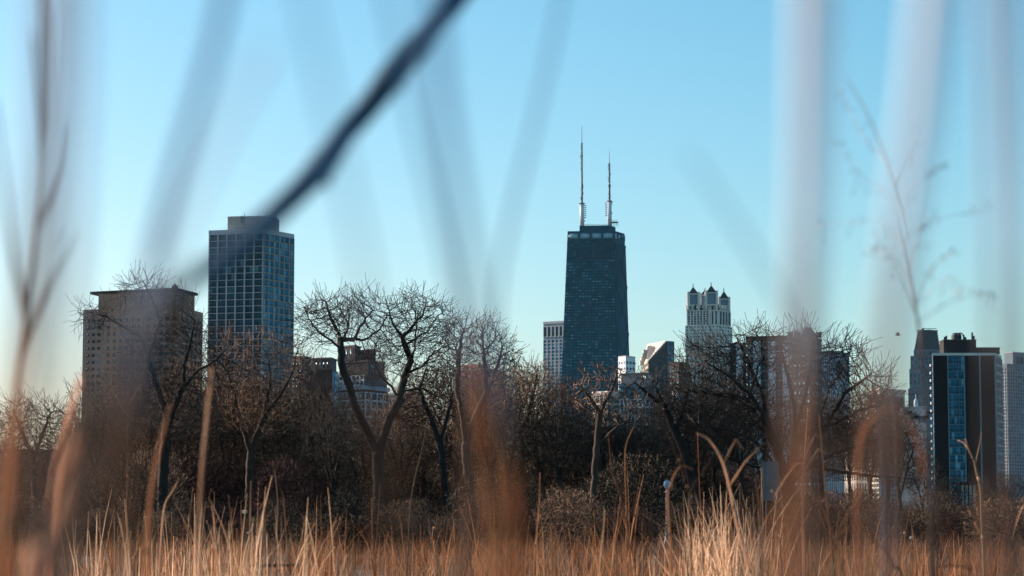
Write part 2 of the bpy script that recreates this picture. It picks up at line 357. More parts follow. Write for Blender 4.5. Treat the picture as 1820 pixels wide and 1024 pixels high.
b.facade(tq('R', zb+2, zt-2.5), 3, 1, 3, .6, .6, M['steel_dark'], M['g_belt'], wname='belt_window')
# crossed braces
X = MB()
for side in 'LR':
    zs = [20, 92, 158, 218, 272, 320]
    for k in range(5):
        q = tq(side, zs[k], zs[k+1]); nn = (q[1]-q[0]).cross(q[3]-q[0]).normalized()*.95
        for p0, p1 in ((q[0], q[2]), (q[1], q[3])):
            X.tube([p0+nn, p1+nn], .75, 4)
X.build('cross_brace', M['steel_dark'], b.root)
pf = [xy(1030, 402, D0+12), xy(1083, 399, D0+8), xy(1094, 402, D0+24)]; pf.append(pf[0]+pf[2]-pf[1]); zp = pt(1060, 401, D0+10).z
m = MB(); m.prism(pf, zt, zp); m.build('penthouse', M['steel_dark'], b.root)
m = MB()
for k in range(12):
    p = pt(1036+4.2*k, 401, D0+14); m.tube([(p.x, p.y, zp), (p.x, p.y, zp+1.5+1.8*random.random())], .25, 5)
p0, p1 = pt(1036, 401, D0+14), pt(1083, 401, D0+14); m.tube([(p0.x, p0.y, zp+1.4), (p1.x, p1.y, zp+1.4)], .2, 5); m.build('roof_railing', M['steel_grey'], b.root)
def antenna(px, ytop, ybase_top, segs, side):
    base = pt(px, 400, D0+16); c = (base.x, base.y); zz = lambda y: pt(px, y, D0+16).z
    m = MB(); m.tube([(c[0], c[1], zp), (c[0], c[1], zz(ybase_top))], [2.6, 2.4], 14); o = m.build('antenna_base', M['white'], b.root, True)
    m = MB(); rr = [(ybase_top, 1.25), (segs[0], 1.05), (segs[0]-1, .8), (segs[1], .65), (segs[1]-1, .38), (segs[2], .3), (ytop, .14)]
    m.tube([(c[0], c[1], zz(y)) for y, _ in rr], [q for _, q in rr], 10); a = m.build('antenna', M['steel_grey'], b.root)
    m = MB()
    for y in np.arange(segs[1], segs[0], 4): m.tube([(c[0], c[1], zz(y)), (c[0], c[1], zz(y)+.8)], 1.35, 8)
    for k in range(26):
        y = random.uniform(segs[1], 396); a_ = random.uniform(0, 6.28); ro = 1.5 if y < ybase_top else 3.1
        x_, y_ = c[0]+ro*math.cos(a_), c[1]+ro*math.sin(a_); z_ = zz(y); m.box(x_-.3, y_-.3, z_-1, x_+.3, y_+.3, z_+1)
    for k in range(7):
        z_ = zz(ybase_top+4+k*3.6); s_ = side*2.6; m.box(min(c[0]+s_, c[0]+s_*1.9), c[1]-.3, z_, max(c[0]+s_, c[0]+s_*1.9), c[1]+.3, z_+.9)
    m.lathe((c[0], c[1], zz(ybase_top)-.4), [(3.4, 0), (3.4, .9)], 10)
    m.build('antenna_bracket', M['slate'], b.root)
antenna(1034.5, 222, 362, (300, 256, 232), 1); antenna(1083.5, 265, 358, (328, 292, 282), -1)
m = MB(); p = pt(1092, 396, D0+14); m.lathe((p.x, p.y, p.z), [(4.6, 0), (4.8, .6), (3, .9)], 14)
for k in range(5): m.tube([(p.x-3+1.8*k, p.y, p.z-4), (p.x-3+1.8*k, p.y, p.z+random.uniform(1, 4))], .25, 5)
m.build('antenna_platform', M['slate'], b.root)
b.done()

# small white building in front of the tapering skyscraper
b = Building('office_block', 'small white block with little dark windows at the foot of the tapering skyscraper', (1099, 1810), (1112, 1800), (1129, 1812), 634)
b.walls(M['white']); b.cap(M['concrete'], 'parapet', .2, .8)
b.facade(b.quad('L', b.z1-20, b.z1-2), 3, 4, 1.5, 2.6, .15, M['white'], M['g_dark']); b.facade(b.quad('R', b.z1-20, b.z1-2), 3, 4, 1.7, 2.6, .15, M['white'], M['g_dark'])
b.done()
# low grey and glass buildings
b = Building('low_building', 'pale concrete low rise just left of the glass terrace building', (1052, 1330), (1080, 1320), (1106, 1340), 697)
b.walls(M['concrete_warm']); b.cap(M['white'], 'parapet', .3, .6)
b.facade(b.quad('L', 0, b.z1-1), 4, 14, .8, 1.2, .25, M['concrete_warm'], M['g_dark']); b.facade(b.quad('R', 0, b.z1-1), 5, 14, .8, 1.2, .25, M['concrete_warm'], M['g_dark']); b.done()
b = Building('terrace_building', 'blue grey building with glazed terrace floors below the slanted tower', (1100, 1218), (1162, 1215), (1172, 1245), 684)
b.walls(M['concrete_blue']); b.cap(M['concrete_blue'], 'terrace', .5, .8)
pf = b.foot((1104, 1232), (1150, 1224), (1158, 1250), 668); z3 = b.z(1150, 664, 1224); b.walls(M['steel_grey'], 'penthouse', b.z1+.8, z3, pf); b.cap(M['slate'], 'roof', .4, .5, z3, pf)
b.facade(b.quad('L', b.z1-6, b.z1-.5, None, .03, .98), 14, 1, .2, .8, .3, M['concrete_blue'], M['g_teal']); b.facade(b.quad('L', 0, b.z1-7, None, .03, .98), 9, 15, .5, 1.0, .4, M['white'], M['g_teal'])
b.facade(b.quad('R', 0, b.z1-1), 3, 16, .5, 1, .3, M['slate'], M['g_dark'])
b.facade(b.quad('L', b.z1+1, z3-.4, pf, .78, .97), 3, 1, .5, .4, .12, M['steel_grey'], M['g_dark'])
b.done()

# slanted-roof tower
A_, B_, C_ = (1153, 2000), (1186, 2006), (1198, 2016)
b = Building('slanted_tower', 'tower with steep sunlit slanted roof and dark triangular wall', (1153, 2000), (1186, 2006), (1198, 2016), 642)
P_ = lambda x, y, D: tuple(pt(x, y, D))
def G_(x, y, D): p = pt(x, y, D); return (p.x, p.y, 0)
V = [G_(1153, 642, 2000), G_(1186, 642, 2006), G_(1198, 642, 2016), G_(1190, 642, 2060), G_(1142, 642, 2050),
     P_(1153, 642, 2000), P_(1186, 606, 2006), P_(1197.5, 607, 2016), P_(1190, 609, 2060), P_(1151, 613, 2050), P_(1143, 650, 2050)]
me = bpy.data.meshes.new('wall'); me.from_pydata(V, [], [[0, 1, 6, 5], [1, 2, 7, 6], [2, 3, 8, 7], [3, 4, 10, 9, 8], [4, 0, 5, 10], [6, 7, 8, 9], [5, 6, 9, 10]]); link('wall', me, M['concrete_dark'], b.root)
def onroof(u, v, d=0):
    p = Vector(V[5]).lerp(Vector(V[6]), v); q = Vector(V[10]).lerp(Vector(V[9]), v); nn = (Vector(V[6])-Vector(V[5])).cross(Vector(V[10])-Vector(V[5])).normalized(); nn = nn if nn.z > 0 else -nn
    return p.lerp(q, u)+nn*d
m = MB()
for k in range(9):
    v0, v1 = k/9, (k+1)/9-.02; m.hexa([onroof(.02, v0, .1), onroof(.02, v1, .1), onroof(.98, v1, .1), onroof(.98, v0, .1), onroof(.02, v0, .9), onroof(.02, v1, .9), onroof(.98, v1, .9), onroof(.98, v0, .9)])
m.build('slanted_roof', M['cream'], b.root)
q = [Vector(V[4]), Vector(V[0]), Vector(V[5]), Vector(V[10])]
b.facade(q, 6, 30, 1.2, 1.6, .8, M['cream'], M['g_dark'])
for k in range(4):
    m = MB(); o = onroof(.85, .1+.17*k, .9); m.box(o.x-3.5, o.y-6, o.z-2.5, o.x, o.y+2, o.z+1.2); m.build('balcony', M['cream'], b.root)
q = [Vector(V[1]), Vector(V[2]), Vector(V[7]), Vector(V[6])]; b.facade(q, 2, 38, .8, .8, .5, M['steel_grey'], M['g_blue'])
q = [Vector(V[0]), Vector(V[1]), Vector((V[1][0], V[1][1], V[5][2])), Vector(V[5])]; b.facade(q, 6, 30, 1.5, 2.2, .12, M['concrete_dark'], M['g_dark'])
b.done()
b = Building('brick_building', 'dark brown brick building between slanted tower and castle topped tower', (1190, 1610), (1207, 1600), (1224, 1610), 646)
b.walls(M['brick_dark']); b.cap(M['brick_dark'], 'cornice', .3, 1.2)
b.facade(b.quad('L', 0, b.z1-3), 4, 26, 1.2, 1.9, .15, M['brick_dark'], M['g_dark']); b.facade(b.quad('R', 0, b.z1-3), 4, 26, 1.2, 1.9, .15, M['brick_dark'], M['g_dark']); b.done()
b = Building('low_building', 'small pale low rise in front of the slanted tower base', (1190, 1210), (1204, 1205), (1214, 1215), 697)
b.walls(M['white']); b.cap(M['concrete'], 'parapet', .2, .6); b.facade(b.quad('L', 0, b.z1-1), 3, 13, .8, 1.4, .15, M['white'], M['g_blue']); b.facade(b.quad('R', 0, b.z1-1), 2, 13, .8, 1.4, .15, M['white'], M['g_blue']); b.done()

# castle-topped tower
Dk = 2900
b = Building('castle_tower', 'tall stone tower crowned by pointed lantern turrets', (1218, Dk+8), (1278, Dk), (1301, Dk+30), 578)
b.walls(M['limestone'])
b.facade(b.quad('L', 0, b.z1), 9, 62, 3.0, 2.2, .4, M['limestone'], M['g_curtain'])
b.facade(b.quad('R', 0, b.z1), 5, 62, 3.0, 2.2, .4, M['limestone'], M['g_dark'])
pf = b.foot((1220.5, Dk+10), (1277, Dk+2), (1299, Dk+30), 551); z3 = b.z(1260, 551, Dk+5); b.walls(M['limestone'], 'upper_wall', b.z1, z3, pf)
b.facade(b.quad('L', b.z1+1, z3-1, pf, .02, .7), 7, 6, 1.5, .7, .3, M['limestone'], M['g_curtain']); b.facade(b.quad('L', b.z1+1, z3-1, pf, .76, .98), 2, 1, 2.2, 1, .8, M['limestone'], M['g_dark'])
b.facade(b.quad('R', b.z1+1, z3-1, pf, .04, .96), 4, 1, 2.0, 1, .6, M['limestone'], M['g_dark'])
# open arcade
m = MB(); zA = b.z(1250, 541, Dk)
for k in range(12):
    a = pf[0].lerp(pf[1], k/11); m.box(a.x-.8, a.y-.6, z3, a.x+.8, a.y+1.6, zA)
    a = pf[1].lerp(pf[2], k/11) if k % 2 == 0 else a; m.box(a.x-.8, a.y-.6, z3, a.x+.8, a.y+1.4, zA)
m.build('arcade', M['limestone'], b.root)
cf = b.foot((1222, Dk+14), (1276, Dk+5), (1296, Dk+28), 551); b.walls(M['concrete_blue'], 'upper_wall', z3, z3+3, cf)
def turret(px, D, ybase, yroof, yapex, hw):
    c = xy(px, yroof, D); s = hw*D/FP; za, zr, zx = b.z(px, ybase, D), b.z(px, yroof, D), b.z(px, yapex, D)
    sq = lambda e: [(c.x-e, c.y-e*1.0), (c.x+e, c.y-e), (c.x+e, c.y+e), (c.x-e, c.y+e)]
    m = MB(); m.prism(sq(s*1.02), zA-1.5, zA+.5); m.prism(sq(s*.62), z3, zA+6)
    for sx in (-1, 1):
        for sy in (-1, 1): m.box(c.x+sx*s-1.1, c.y+sy*s-1.1, z3, c.x+sx*s+1.1, c.y+sy*s+1.1, zr+1.8)
    m.prism(sq(s*1.0), zr-1.6, zr-.4); t_ = m.build('turret', M['limestone'], b.root)
    m = MB(); m.prism(sq(s*.78), zA+.8, zr-1.6); m.build('lantern', M['concrete_blue'], t_)
    m = MB(); e = s*.95; m.prism(sq(e), zr-.4, zr+(zx-zr)*.62, [(c.x+(p[0]-c.x)*.1, c.y+(p[1]-c.y)*.1) for p in sq(e)]); m.tube([(c.x, c.y, zr+(zx-zr)*.55), (c.x, c.y, zx-1.5), (c.x, c.y, zx)], [.6, .5, .1], 6)
    m.build('turret_roof', M['slate'], t_)
turret(1232, Dk+14, 541, 522, 504, 9.3); turret(1264, Dk+8, 541, 520, 501, 9.6); turret(1286.5, Dk+24, 548, 531, 511, 9); turret(1253, Dk+40, 541, 524, 511, 9)
b.done()

# apartment tower with pale piers and dark window bays
b = Building('apartment_tower', 'apartment tower of pale piers and dark window bays behind the spreading tree', (1296, 1008), (1404, 1000), (1424, 1025), 603)
sf = b.foot((1326, 1006), (1404, 1000), (1424, 1025), 603)
b.walls(M['concrete_dark'], 'wall', 0, None, sf); sw = b.foot((1296, 1011), (1345, 1009), (1360, 1026), 615); b.walls(M['concrete_dark'], 'side_wing', 0, b.z(1320, 612, 1018), sw)
b.cap(M['concrete_dark'], 'parapet', .4, 1.6, None, sf)
def bays(fp, zt, u0, u1, k, side='L'):
    for i in range(k):
        w_ = (u1-u0)/k; m_ = b.quad(side, 0, zt-1, fp, u0+i*w_, u0+i*w_+w_*.5); b.facade(m_, 1, 19, .15, .22, .35, M['concrete'], M['g_dark'], 2)
        q = b.quad(side, 0, zt-.5, fp, u0+i*w_+w_*.5, u0+(i+1)*w_); nn = (q[1]-q[0]).cross(q[3]-q[0]).normalized()
        mm_ = MB(); mm_.hexa([p-nn*.3 for p in q]+[p+nn*.38 for p in q]); mm_.build('pier', M['white'], b.root)
bays(sf, b.z1, .0, 1, 3); bays(sw, b.z(1320, 612, 1018), 0, .98, 2); bays(sf, b.z1, 0, 1, 1, 'R')
b.done()
# dark gothic apartment tower
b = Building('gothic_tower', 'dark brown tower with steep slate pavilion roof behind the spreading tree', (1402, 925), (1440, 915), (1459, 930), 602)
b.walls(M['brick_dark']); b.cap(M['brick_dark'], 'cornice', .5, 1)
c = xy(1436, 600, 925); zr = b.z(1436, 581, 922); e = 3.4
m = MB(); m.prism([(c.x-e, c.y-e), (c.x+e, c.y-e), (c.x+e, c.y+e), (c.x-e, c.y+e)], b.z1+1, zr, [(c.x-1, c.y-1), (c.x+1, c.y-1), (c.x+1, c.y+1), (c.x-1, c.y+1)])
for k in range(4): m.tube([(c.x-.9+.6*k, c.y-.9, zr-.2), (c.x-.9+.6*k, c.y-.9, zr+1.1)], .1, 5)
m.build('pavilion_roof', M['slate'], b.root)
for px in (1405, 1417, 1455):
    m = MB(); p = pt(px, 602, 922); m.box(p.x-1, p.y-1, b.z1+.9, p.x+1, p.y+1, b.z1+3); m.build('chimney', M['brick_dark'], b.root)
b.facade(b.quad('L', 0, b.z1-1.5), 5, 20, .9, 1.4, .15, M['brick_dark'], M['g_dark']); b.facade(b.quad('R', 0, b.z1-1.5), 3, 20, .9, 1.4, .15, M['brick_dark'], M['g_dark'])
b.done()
b = Building('striped_tower', 'blue tower with thin vertical stripes right of the dark gothic tower', (1452, 2003), (1492, 2000), (1508, 2030), 628)
b.walls(M['steel_grey']); b.cap(M['concrete_blue'], 'cornice', .3, 2)
b.facade(b.quad('L', 0, b.z1-2), 12, 12, .7, .3, .8, M['white'], M['g_blue']); b.facade(b.quad('R', 0, b.z1-2), 7, 12, .9, .3, .8, M['concrete'], M['g_blue']); b.done()
# far low blocks seen through gaps
for (x0, xc, x1, y, D, mm, lab) in ((1500, 1520, 1548, 738, 1500, 'cream', 'pale low block far behind the right branches of the spreading tree'),
                                (120, 132, 150, 760, 1300, 'concrete', 'low grey block left of the overhanging roof tower base'),
                                (752, 782, 812, 760, 1400, 'concrete_dark', 'dim low block between charcoal office block and brick building'),
                                (897, 930, 968, 745, 1500, 'concrete_warm', 'dim warm low block between brick building and pale gridded tower'),
                                (0, 40, 105, 800, 1400, 'concrete_dark', 'dim low block behind the far left tree')):
    b = Building('low_building', lab, (x0, D+10), (xc, D), (x1, D+14), y); b.walls(M[mm]); b.cap(M['concrete'], 'parapet', .3, .7)
    b.facade(b.quad('L', 0, b.z1-1), 5, 10, 1.2, 1.6, .2, M[mm], M['g_dark']); b.facade(b.quad('R', 0, b.z1-1), 6, 10, 1.2, 1.6, .2, M[mm], M['g_dark']); b.done()
# balcony tower
b = Building('balcony_tower', 'hotel like tower with sunlit cream balconies on its left side', (1545, 1460), (1563, 1440), (1608, 1462), 694)
b.walls(M['limestone']); b.cap(M['cream'], 'roof_slab', .8, 1.4)
b.facade(b.quad('L', 0, b.z1-2), 4, 28, .5, 1.0, 1.2, M['cream'], M['g_dark'])
b.facade(b.quad('R', b.z1-12, b.z1-3, None, .04, .9), 6, 1, .9, .8, .8, M['concrete_blue'], M['g_dark']); b.facade(b.quad('R', 0, b.z1-14), 8, 24, .7, .9, .5, M['concrete_warm'], M['g_dark']); b.done()
# blank pale wall building
b = Building('plain_building', 'plain blue grey windowless block beside the black tower', (1600, 1148), (1646, 1140), (1672, 1160), 724)
b.walls(M['concrete_blue']); b.cap(M['concrete_blue'], 'parapet', .2, .6)
for x, y in ((1614, 733), (1625, 741), (1644, 741), (1652, 733)):
    m = MB(); p = pt(x, y, 1142); m.box(p.x-1.2, 1139-.5, p.z-.5, p.x+1.2, 1150, p.z+.5); m.build('vent', M['black_panel'], b.root)
m = MB(); p = pt(1628, 724, 1146); m.lathe((p.x, p.y, b.z1), [(1.0, 0), (1.0, 3.2), (.6, 4), (.2, 4.2), (.15, 6.5)], 12); m.build('flue', M['white'], b.root)
b.done()
# stepped art deco tower
Da = 2600
b = Building('stepped_tower', 'stepped stone tower with dark mansard top left of the black tower', (1614, Da+8), (1650, Da), (1682, Da+20), 690)
b.walls(M['grey_stone'])
prev = b.z1
b.facade(b.quad('L', 0, b.z1-1), 6, 45, 2, 1.8, .5, M['grey_stone'], M['g_blue']); b.facade(b.quad('R', 0, b.z1-1), 5, 45, 2, 1.8, .5, M['grey_stone'], M['g_dark'])
for a_, b_, c_, y_ in ((1616, 1650, 1678, 655), (1618, 1650, 1675, 632), (1624, 1650, 1672, 621)):
    pf = b.foot((a_, Da+9), (b_, Da+3), (c_, Da+18), y_); z3 = b.z(b_, y_, Da+3); b.walls(M['grey_stone'], 'upper_wall', prev, z3, pf)
    r_ = max(1, int((z3-prev)/3.6)); b.facade(b.quad('L', prev+.5, z3-1, pf), 5, r_, 2, 1.2, .5, M['grey_stone'], M['g_blue']); b.facade(b.quad('R', prev+.5, z3-1, pf), 4, r_, 2, 1.2, .5, M['grey_stone'], M['g_dark']); prev = z3
pf = b.foot((1625, Da+10), (1651, Da+4), (1671, Da+18), 621); tp = b.foot((1631, Da+12), (1651, Da+8), (1666, Da+16), 588); m = MB(); m.prism(pf, prev, b.z(1650, 588, Da+6), tp); m.build('mansard_roof', M['slate'], b.root)
zr = b.z(1650, 588, Da+6); m = MB(); m.prism([p*1 for p in b.grow(tp, .8)], zr, zr+1.4); m.build('cornice', M['grey_stone'], b.root)
m = MB(); p = pt(1650, 586, Da+10); m.tube([(p.x-6, p.y, zr+1), (p.x-5, p.y, zr+3), (p.x+3, p.y, zr+2.5), (p.x+9, p.y, zr+3)], .35, 5); m.lathe((p.x-6, p.y, zr+1.2), [(1.4, 0), (1.4, 1.2), (.5, 2)], 8); m.build('rooftop_unit', M['slate'], b.root)
b.done()

# black tower with blue window strip
Db = 930
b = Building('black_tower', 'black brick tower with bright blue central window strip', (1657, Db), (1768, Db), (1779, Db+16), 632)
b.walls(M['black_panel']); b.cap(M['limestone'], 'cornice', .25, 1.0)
fr = lambda x: (x-1657)/(1768-1657)
b.facade(b.quad('L', 4, b.z1-.3, None, fr(1684.5), fr(1713)), 3, 21, .10, .28, .25, M['concrete_blue'], M['g_teal'], 2)
for x, w_ in ((1684, .35), (1713, .45), (1741, .55), (1767.5, .4), (1657.6, .3)):
    q = b.quad('L', 0, b.z1, None, max(0, fr(x)-w_/48), min(1, fr(x)+w_/48)); m = MB(); nn = Vector((0, -1, 0)); m.hexa([p-nn*.3 for p in q]+[p+nn*.45 for p in q]); m.build('pilaster', M['concrete_blue'], b.root)
for k in range(21):
    z = 3+k*2.92; p = pt(1657, 700, Db); m = MB(); m.box(b.fp[0].x-.7, Db+.3, z, b.fp[0].x-.01, Db+2.4, z+1.0); m.build('balcony', M['concrete'], b.root)
b.facade(b.quad('R', 0, b.z1-.3), 3, 21, .5, .9, .5, M['concrete'], M['g_dark'])
def pblk(x0, x1, y, D1, mat_, zz0, e=.2):
    a_, c_ = xy(x0, y, D1), xy(x1, y, D1); fp = [a_, c_, c_+Vector((0, 9)), a_+Vector((0, 9))]; z_ = b.z(x0, y, D1); b.walls(mat_, 'penthouse', zz0, z_, fp)
    m = MB(); m.prism(b.grow(fp, e), z_, z_+.35); m.build('parapet', M['concrete_dark'], b.root); return z_
zq = pblk(1677, 1735, 605, Db+3, M['brick_dark'], b.z1+1); pblk(1735, 1777, 619, Db+5, M['brick_dark'], b.z1+1)
m = MB(); p = pt(1700, 604, Db+7); m.lathe((p.x, p.y, zq+.3), [(1.9, 0), (2.0, .4), (2.0, 1.8), (1.7, 2.5), (.9, 2.9)], 16)
m.tube([Vector((p.x+1.2+1.0*math.cos(t), p.y-2, zq+1.9+1.1*math.sin(t))) for t in np.linspace(0, 3.1, 9)], .22, 6); m.build('water_tank', M['slate'], b.root)
m = MB()
for x, h in ((1679, .9), (1682, 1.2), (1713, 1.5), (1716, .8), (1728, 2.2), (1731, 1.2)):
    p = pt(x, 604, Db+4); m.box(p.x-.3, p.y-.3, zq+.3, p.x+.3, p.y+.3, zq+.3+h*1.3)
m.build('rooftop_unit', M['slate'], b.root)
for k in range(4):
    m = MB(); p = pt(1711+7*k, 880, Db-2); m.lathe((p.x, p.y, 0), [(.55, 0), (.45, .4), (.42, b.z(1711, 863, Db-2)), (.6, b.z(1711, 862, Db-2))], 10); m.build('column', M['white'], b.root)
m = MB(); p0, p1 = pt(1706, 860, Db-3), pt(1738, 860, Db-3); zc = b.z(1711, 862, Db-2); m.box(p0.x, Db-4, zc, p1.x, Db-.01, zc+1.1); m.build('canopy', M['black_panel'], b.root)
b.done()
# right gridded tower
b = Building('office_tower', 'white gridded office tower with blue glass at the right edge', (1766, 1510), (1790, 1500), (1850, 1530), 652)
b.walls(M['concrete_blue']); b.cap(M['concrete_blue'], 'cornice', .4, 2.0)
b.facade(b.quad('R', 0, b.z1-.5), 14, 46, .55, .60, .5, M['concrete'], M['g_blue']); b.facade(b.quad('L', 0, b.z1-.5), 6, 46, .5, .5, .5, M['concrete'], M['g_blue'])
pf = b.foot((1785, 1520), (1800, 1512), (1850, 1530), 628); b.walls(M['concrete_blue'], 'penthouse', b.z1+2, b.z(1800, 627, 1512), pf); b.cap(M['concrete'], 'roof', .4, .6, b.z(1800, 627, 1512), pf)
b.facade(b.quad('R', b.z1+2.5, b.z(1800, 632, 1512), pf, .1, .9), 6, 1, 1.4, 1, .2, M['concrete_blue'], M['g_dark'])
b.done()

# ---------------------------------------------------------------- bare trees
def tubes_np(P, par, rad, main, sel):
    "one mesh of tapered tube segments for the nodes in sel (each with its parent)"
    n_ = len(P); tan = np.zeros_like(P); e = P-P[np.maximum(par, 0)]; ln = np.linalg.norm(e, axis=1, keepdims=True); e = e/np.maximum(ln, 1e-6)
    tan = e.copy(); hm = main >= 0; tan[hm] += e[main[hm]]; tan[par < 0] = [0, 0, 1]; tan /= np.maximum(np.linalg.norm(tan, axis=1, keepdims=True), 1e-6)
    VV, FF, off = [], [], 0
    kk = np.where(rad > .09, 9, np.where(rad > .03, 5, 3))
    for k in (9, 5, 3):
        idx = sel[(kk[sel] == k) & (par[sel] >= 0)]
        if not len(idx): continue
        pa = par[idx]; ism = main[pa] == idx
        r0 = np.where(ism, rad[pa], np.minimum(rad[idx]*1.1, rad[pa])); t0 = np.where(ism[:, None], tan[pa], e[idx]); r1 = rad[idx]; t1 = tan[idx]
        ref = np.array([.12, .98, .15]); ref /= np.linalg.norm(ref)
        def ring(c, t, r):
            a = np.cross(t, ref); bad = np.linalg.norm(a, axis=1) < .2; a[bad] = np.cross(t[bad], [1, 0, 0]); a /= np.linalg.norm(a, axis=1, keepdims=True)
            b_ = np.cross(t, a); q = 2*np.pi*np.arange(k)/k
            return c[:, None]+r[:, None, None]*(a[:, None]*np.cos(q)[None, :, None]+b_[:, None]*np.sin(q)[None, :, None])
        A, B = ring(P[pa], t0, r0), ring(P[idx], t1, r1); m = len(idx)
        V = np.concatenate([A, B], 1).reshape(-1, 3); j = np.arange(k); l = (j+1) % k
        F = np.stack([j, l, l+k, j+k], 1)[None]+(np.arange(m)*2*k)[:, None, None]+off
        VV.append(V); FF.append(F.reshape(-1, 4)); off += len(V)
    return (np.concatenate(VV), np.concatenate(FF)) if VV else (None, None)
def grow(nodes, par, att, step, infl, kill, iters, jit=.25, up=.0, rg=rng):
    P = np.array(nodes, float); par = list(par); att = np.array(att)
    near = np.zeros(len(att), int); nd = np.full(len(att), 1e9)
    def upd(i0, i1):
        nonlocal near, nd
        for s0 in range(i0, i1, 200):
            q = P[s0:min(i1, s0+200)]; d = ((att[:, None]-q[None])**2).sum(2); k = d.argmin(1); dm = d[np.arange(len(att)), k]; bt = dm < nd; nd[bt] = dm[bt]; near[bt] = k[bt]+s0
    upd(0, len(P)); hist = {}
    for it in range(iters):
        keep = nd > kill*kill
        att, near, nd = att[keep], near[keep], nd[keep]
        if len(att) == 0: break
        act = nd < infl*infl
        if not act.any(): act = nd <= nd.min()*1.1
        idx = near[act]; d = att[act]-P[idx]; d /= np.linalg.norm(d, axis=1, keepdims=True)
        acc = np.zeros((len(P), 3)); np.add.at(acc, idx, d); u = np.unique(idx); v_ = acc[u]; v_ /= np.maximum(np.linalg.norm(v_, axis=1, keepdims=True), .2)
        v_ += rg.normal(0, jit, v_.shape); v_[:, 2] += up; v_ /= np.linalg.norm(v_, axis=1, keepdims=True)
        okk = [i for i, q in enumerate(u) if hist.get(int(q), 0) < 3]
        if not okk: break
        for i in okk: hist[int(u[i])] = hist.get(int(u[i]), 0)+1
        new = P[u[okk]]+v_[okk]*step; i0 = len(P); P = np.concatenate([P, new]); par += [int(q) for q in u[okk]]
        upd(i0, len(P))
    return P, np.array(par)
def twigs(P, par, prob, ln, rg, up=.3, nmin=0):
    n_ = len(P); deg = np.bincount(par[par >= 0], minlength=n_); sub = np.ones(n_)
    for i in range(n_-1, 0, -1):
        if par[i] >= 0: sub[par[i]] += sub[i]
    NP, NQ = [], []
    for i in range(n_):
        if par[i] < 0 or sub[i] > 14: continue
        k = 3 if deg[i] == 0 else (1 if rg.random() < prob else 0)
        e = P[i]-P[par[i]]; e /= max(np.linalg.norm(e), 1e-6)
        for _ in range(k):
            d = e+rg.normal(0, .42, 3); d[2] += up*.5; d /= np.linalg.norm(d); L = ln*rg.uniform(.5, 1.7); p = P[i]; q = i
            for s_ in range(3):
                d = d+rg.normal(0, .18, 3); d[2] += up*.35; d /= np.linalg.norm(d); p = p+d*L/3; NP.append(p); NQ.append(q); q = n_+len(NP)-1
    return np.concatenate([P, np.array(NP)]), np.concatenate([par, np.array(NQ, int)])
def radii(P, par, r_base, r0):
    n_ = len(P); deg = np.bincount(par[par >= 0], minlength=n_); tp = (deg == 0).astype(float); main = np.full(n_, -1); best = np.zeros(n_)
    for i in range(n_-1, -1, -1):      # children always come after their parent
        p = par[i]
        if p >= 0:
            tp[p] += tp[i]
            if tp[i] > best[p]: best[p] = tp[i]; main[p] = i
    f = tp/tp.max(); return r0+(r_base-r0)*f**.57, main
def seg_limb(nodes, par, pts, step, start=None):
    q = start
    for i, p in enumerate(pts):
        p = np.array(p, float)
        if q is None: nodes.append(p); par.append(-1); q = len(nodes)-1; continue
        a = nodes[q]; L = np.linalg.norm(p-a); m = max(1, int(round(L/step)))
        for k in range(1, m+1):
            nodes.append(a+(p-a)*k/m+rng.normal(0, step*.09, 3)*(k < m)); par.append(q); q = len(nodes)-1
def make_tree(name, label, D, limbs, blobs, n_att, rb, r0=.0078, step=.28, infl=2.6, kill=.42, tw=.95, twl=.95, bark='bark', twig='twig', group='bare trees along the park edge', seed=1, jit=.11, up=0.03, depthf=1.0):
    rg = np.random.default_rng(seed); s = D/FP
    P3 = lambda q: np.array(pt(q[0], q[1], D+(q[2] if len(q) > 2 else 0)))
    nodes, par = [], []
    for li, L in enumerate(limbs):
        pts = [P3(q) for q in L]
        if li == 0:
            base = pts[0].copy(); base[2] = -.05; pts = [base]+pts[1:] if pts[0][2] < .2 else [base]+pts
            seg_limb(nodes, par, pts, step)
        else:
            A = np.array(nodes); k = int(((A-pts[0])**2).sum(1).argmin()); seg_limb(nodes, par, pts[1:], step, k)
    vol = np.array([b_[2]*b_[3]*(b_[4] if len(b_) > 4 else 1) for b_ in blobs], float); vol /= vol.sum(); att = []
    for b_, f_ in zip(blobs, vol):
        k = int(n_att*2.0*f_); q = rg.normal(size=(k, 3)); q /= np.linalg.norm(q, axis=1, keepdims=True); q *= rg.random((k, 1))**.5
        c_ = P3((b_[0], b_[1], b_[5] if len(b_) > 5 else 0)); att.append(c_+q*np.array([b_[2]*s, b_[2]*s*depthf, b_[3]*s]))
    att = np.concatenate(att); att = att[att[:, 2] > .5]
    P, par = grow(nodes, par, att, step, infl, kill, 150, jit, up, rg); P, par = twigs(P, par, tw, twl, rg)
    rad, main = radii(P, par, rb, r0); thick = rad > .05; allp = np.arange(len(P))
    zmin = 0; fl = (P[:, 2] < .9) & thick; rad[fl] *= 1+.5*(.9-P[fl, 2])
    o = empty(name, label, 'tree', tuple(P[0]), group)
    for nm, sel, mt in (('trunk', allp[thick], bark), ('crown', allp[~thick], twig)):
        V, F = tubes_np(P, par, rad, main, sel)
        if V is not None: link(nm, mesh_np(V, F, True), M[mt], o)
    return o

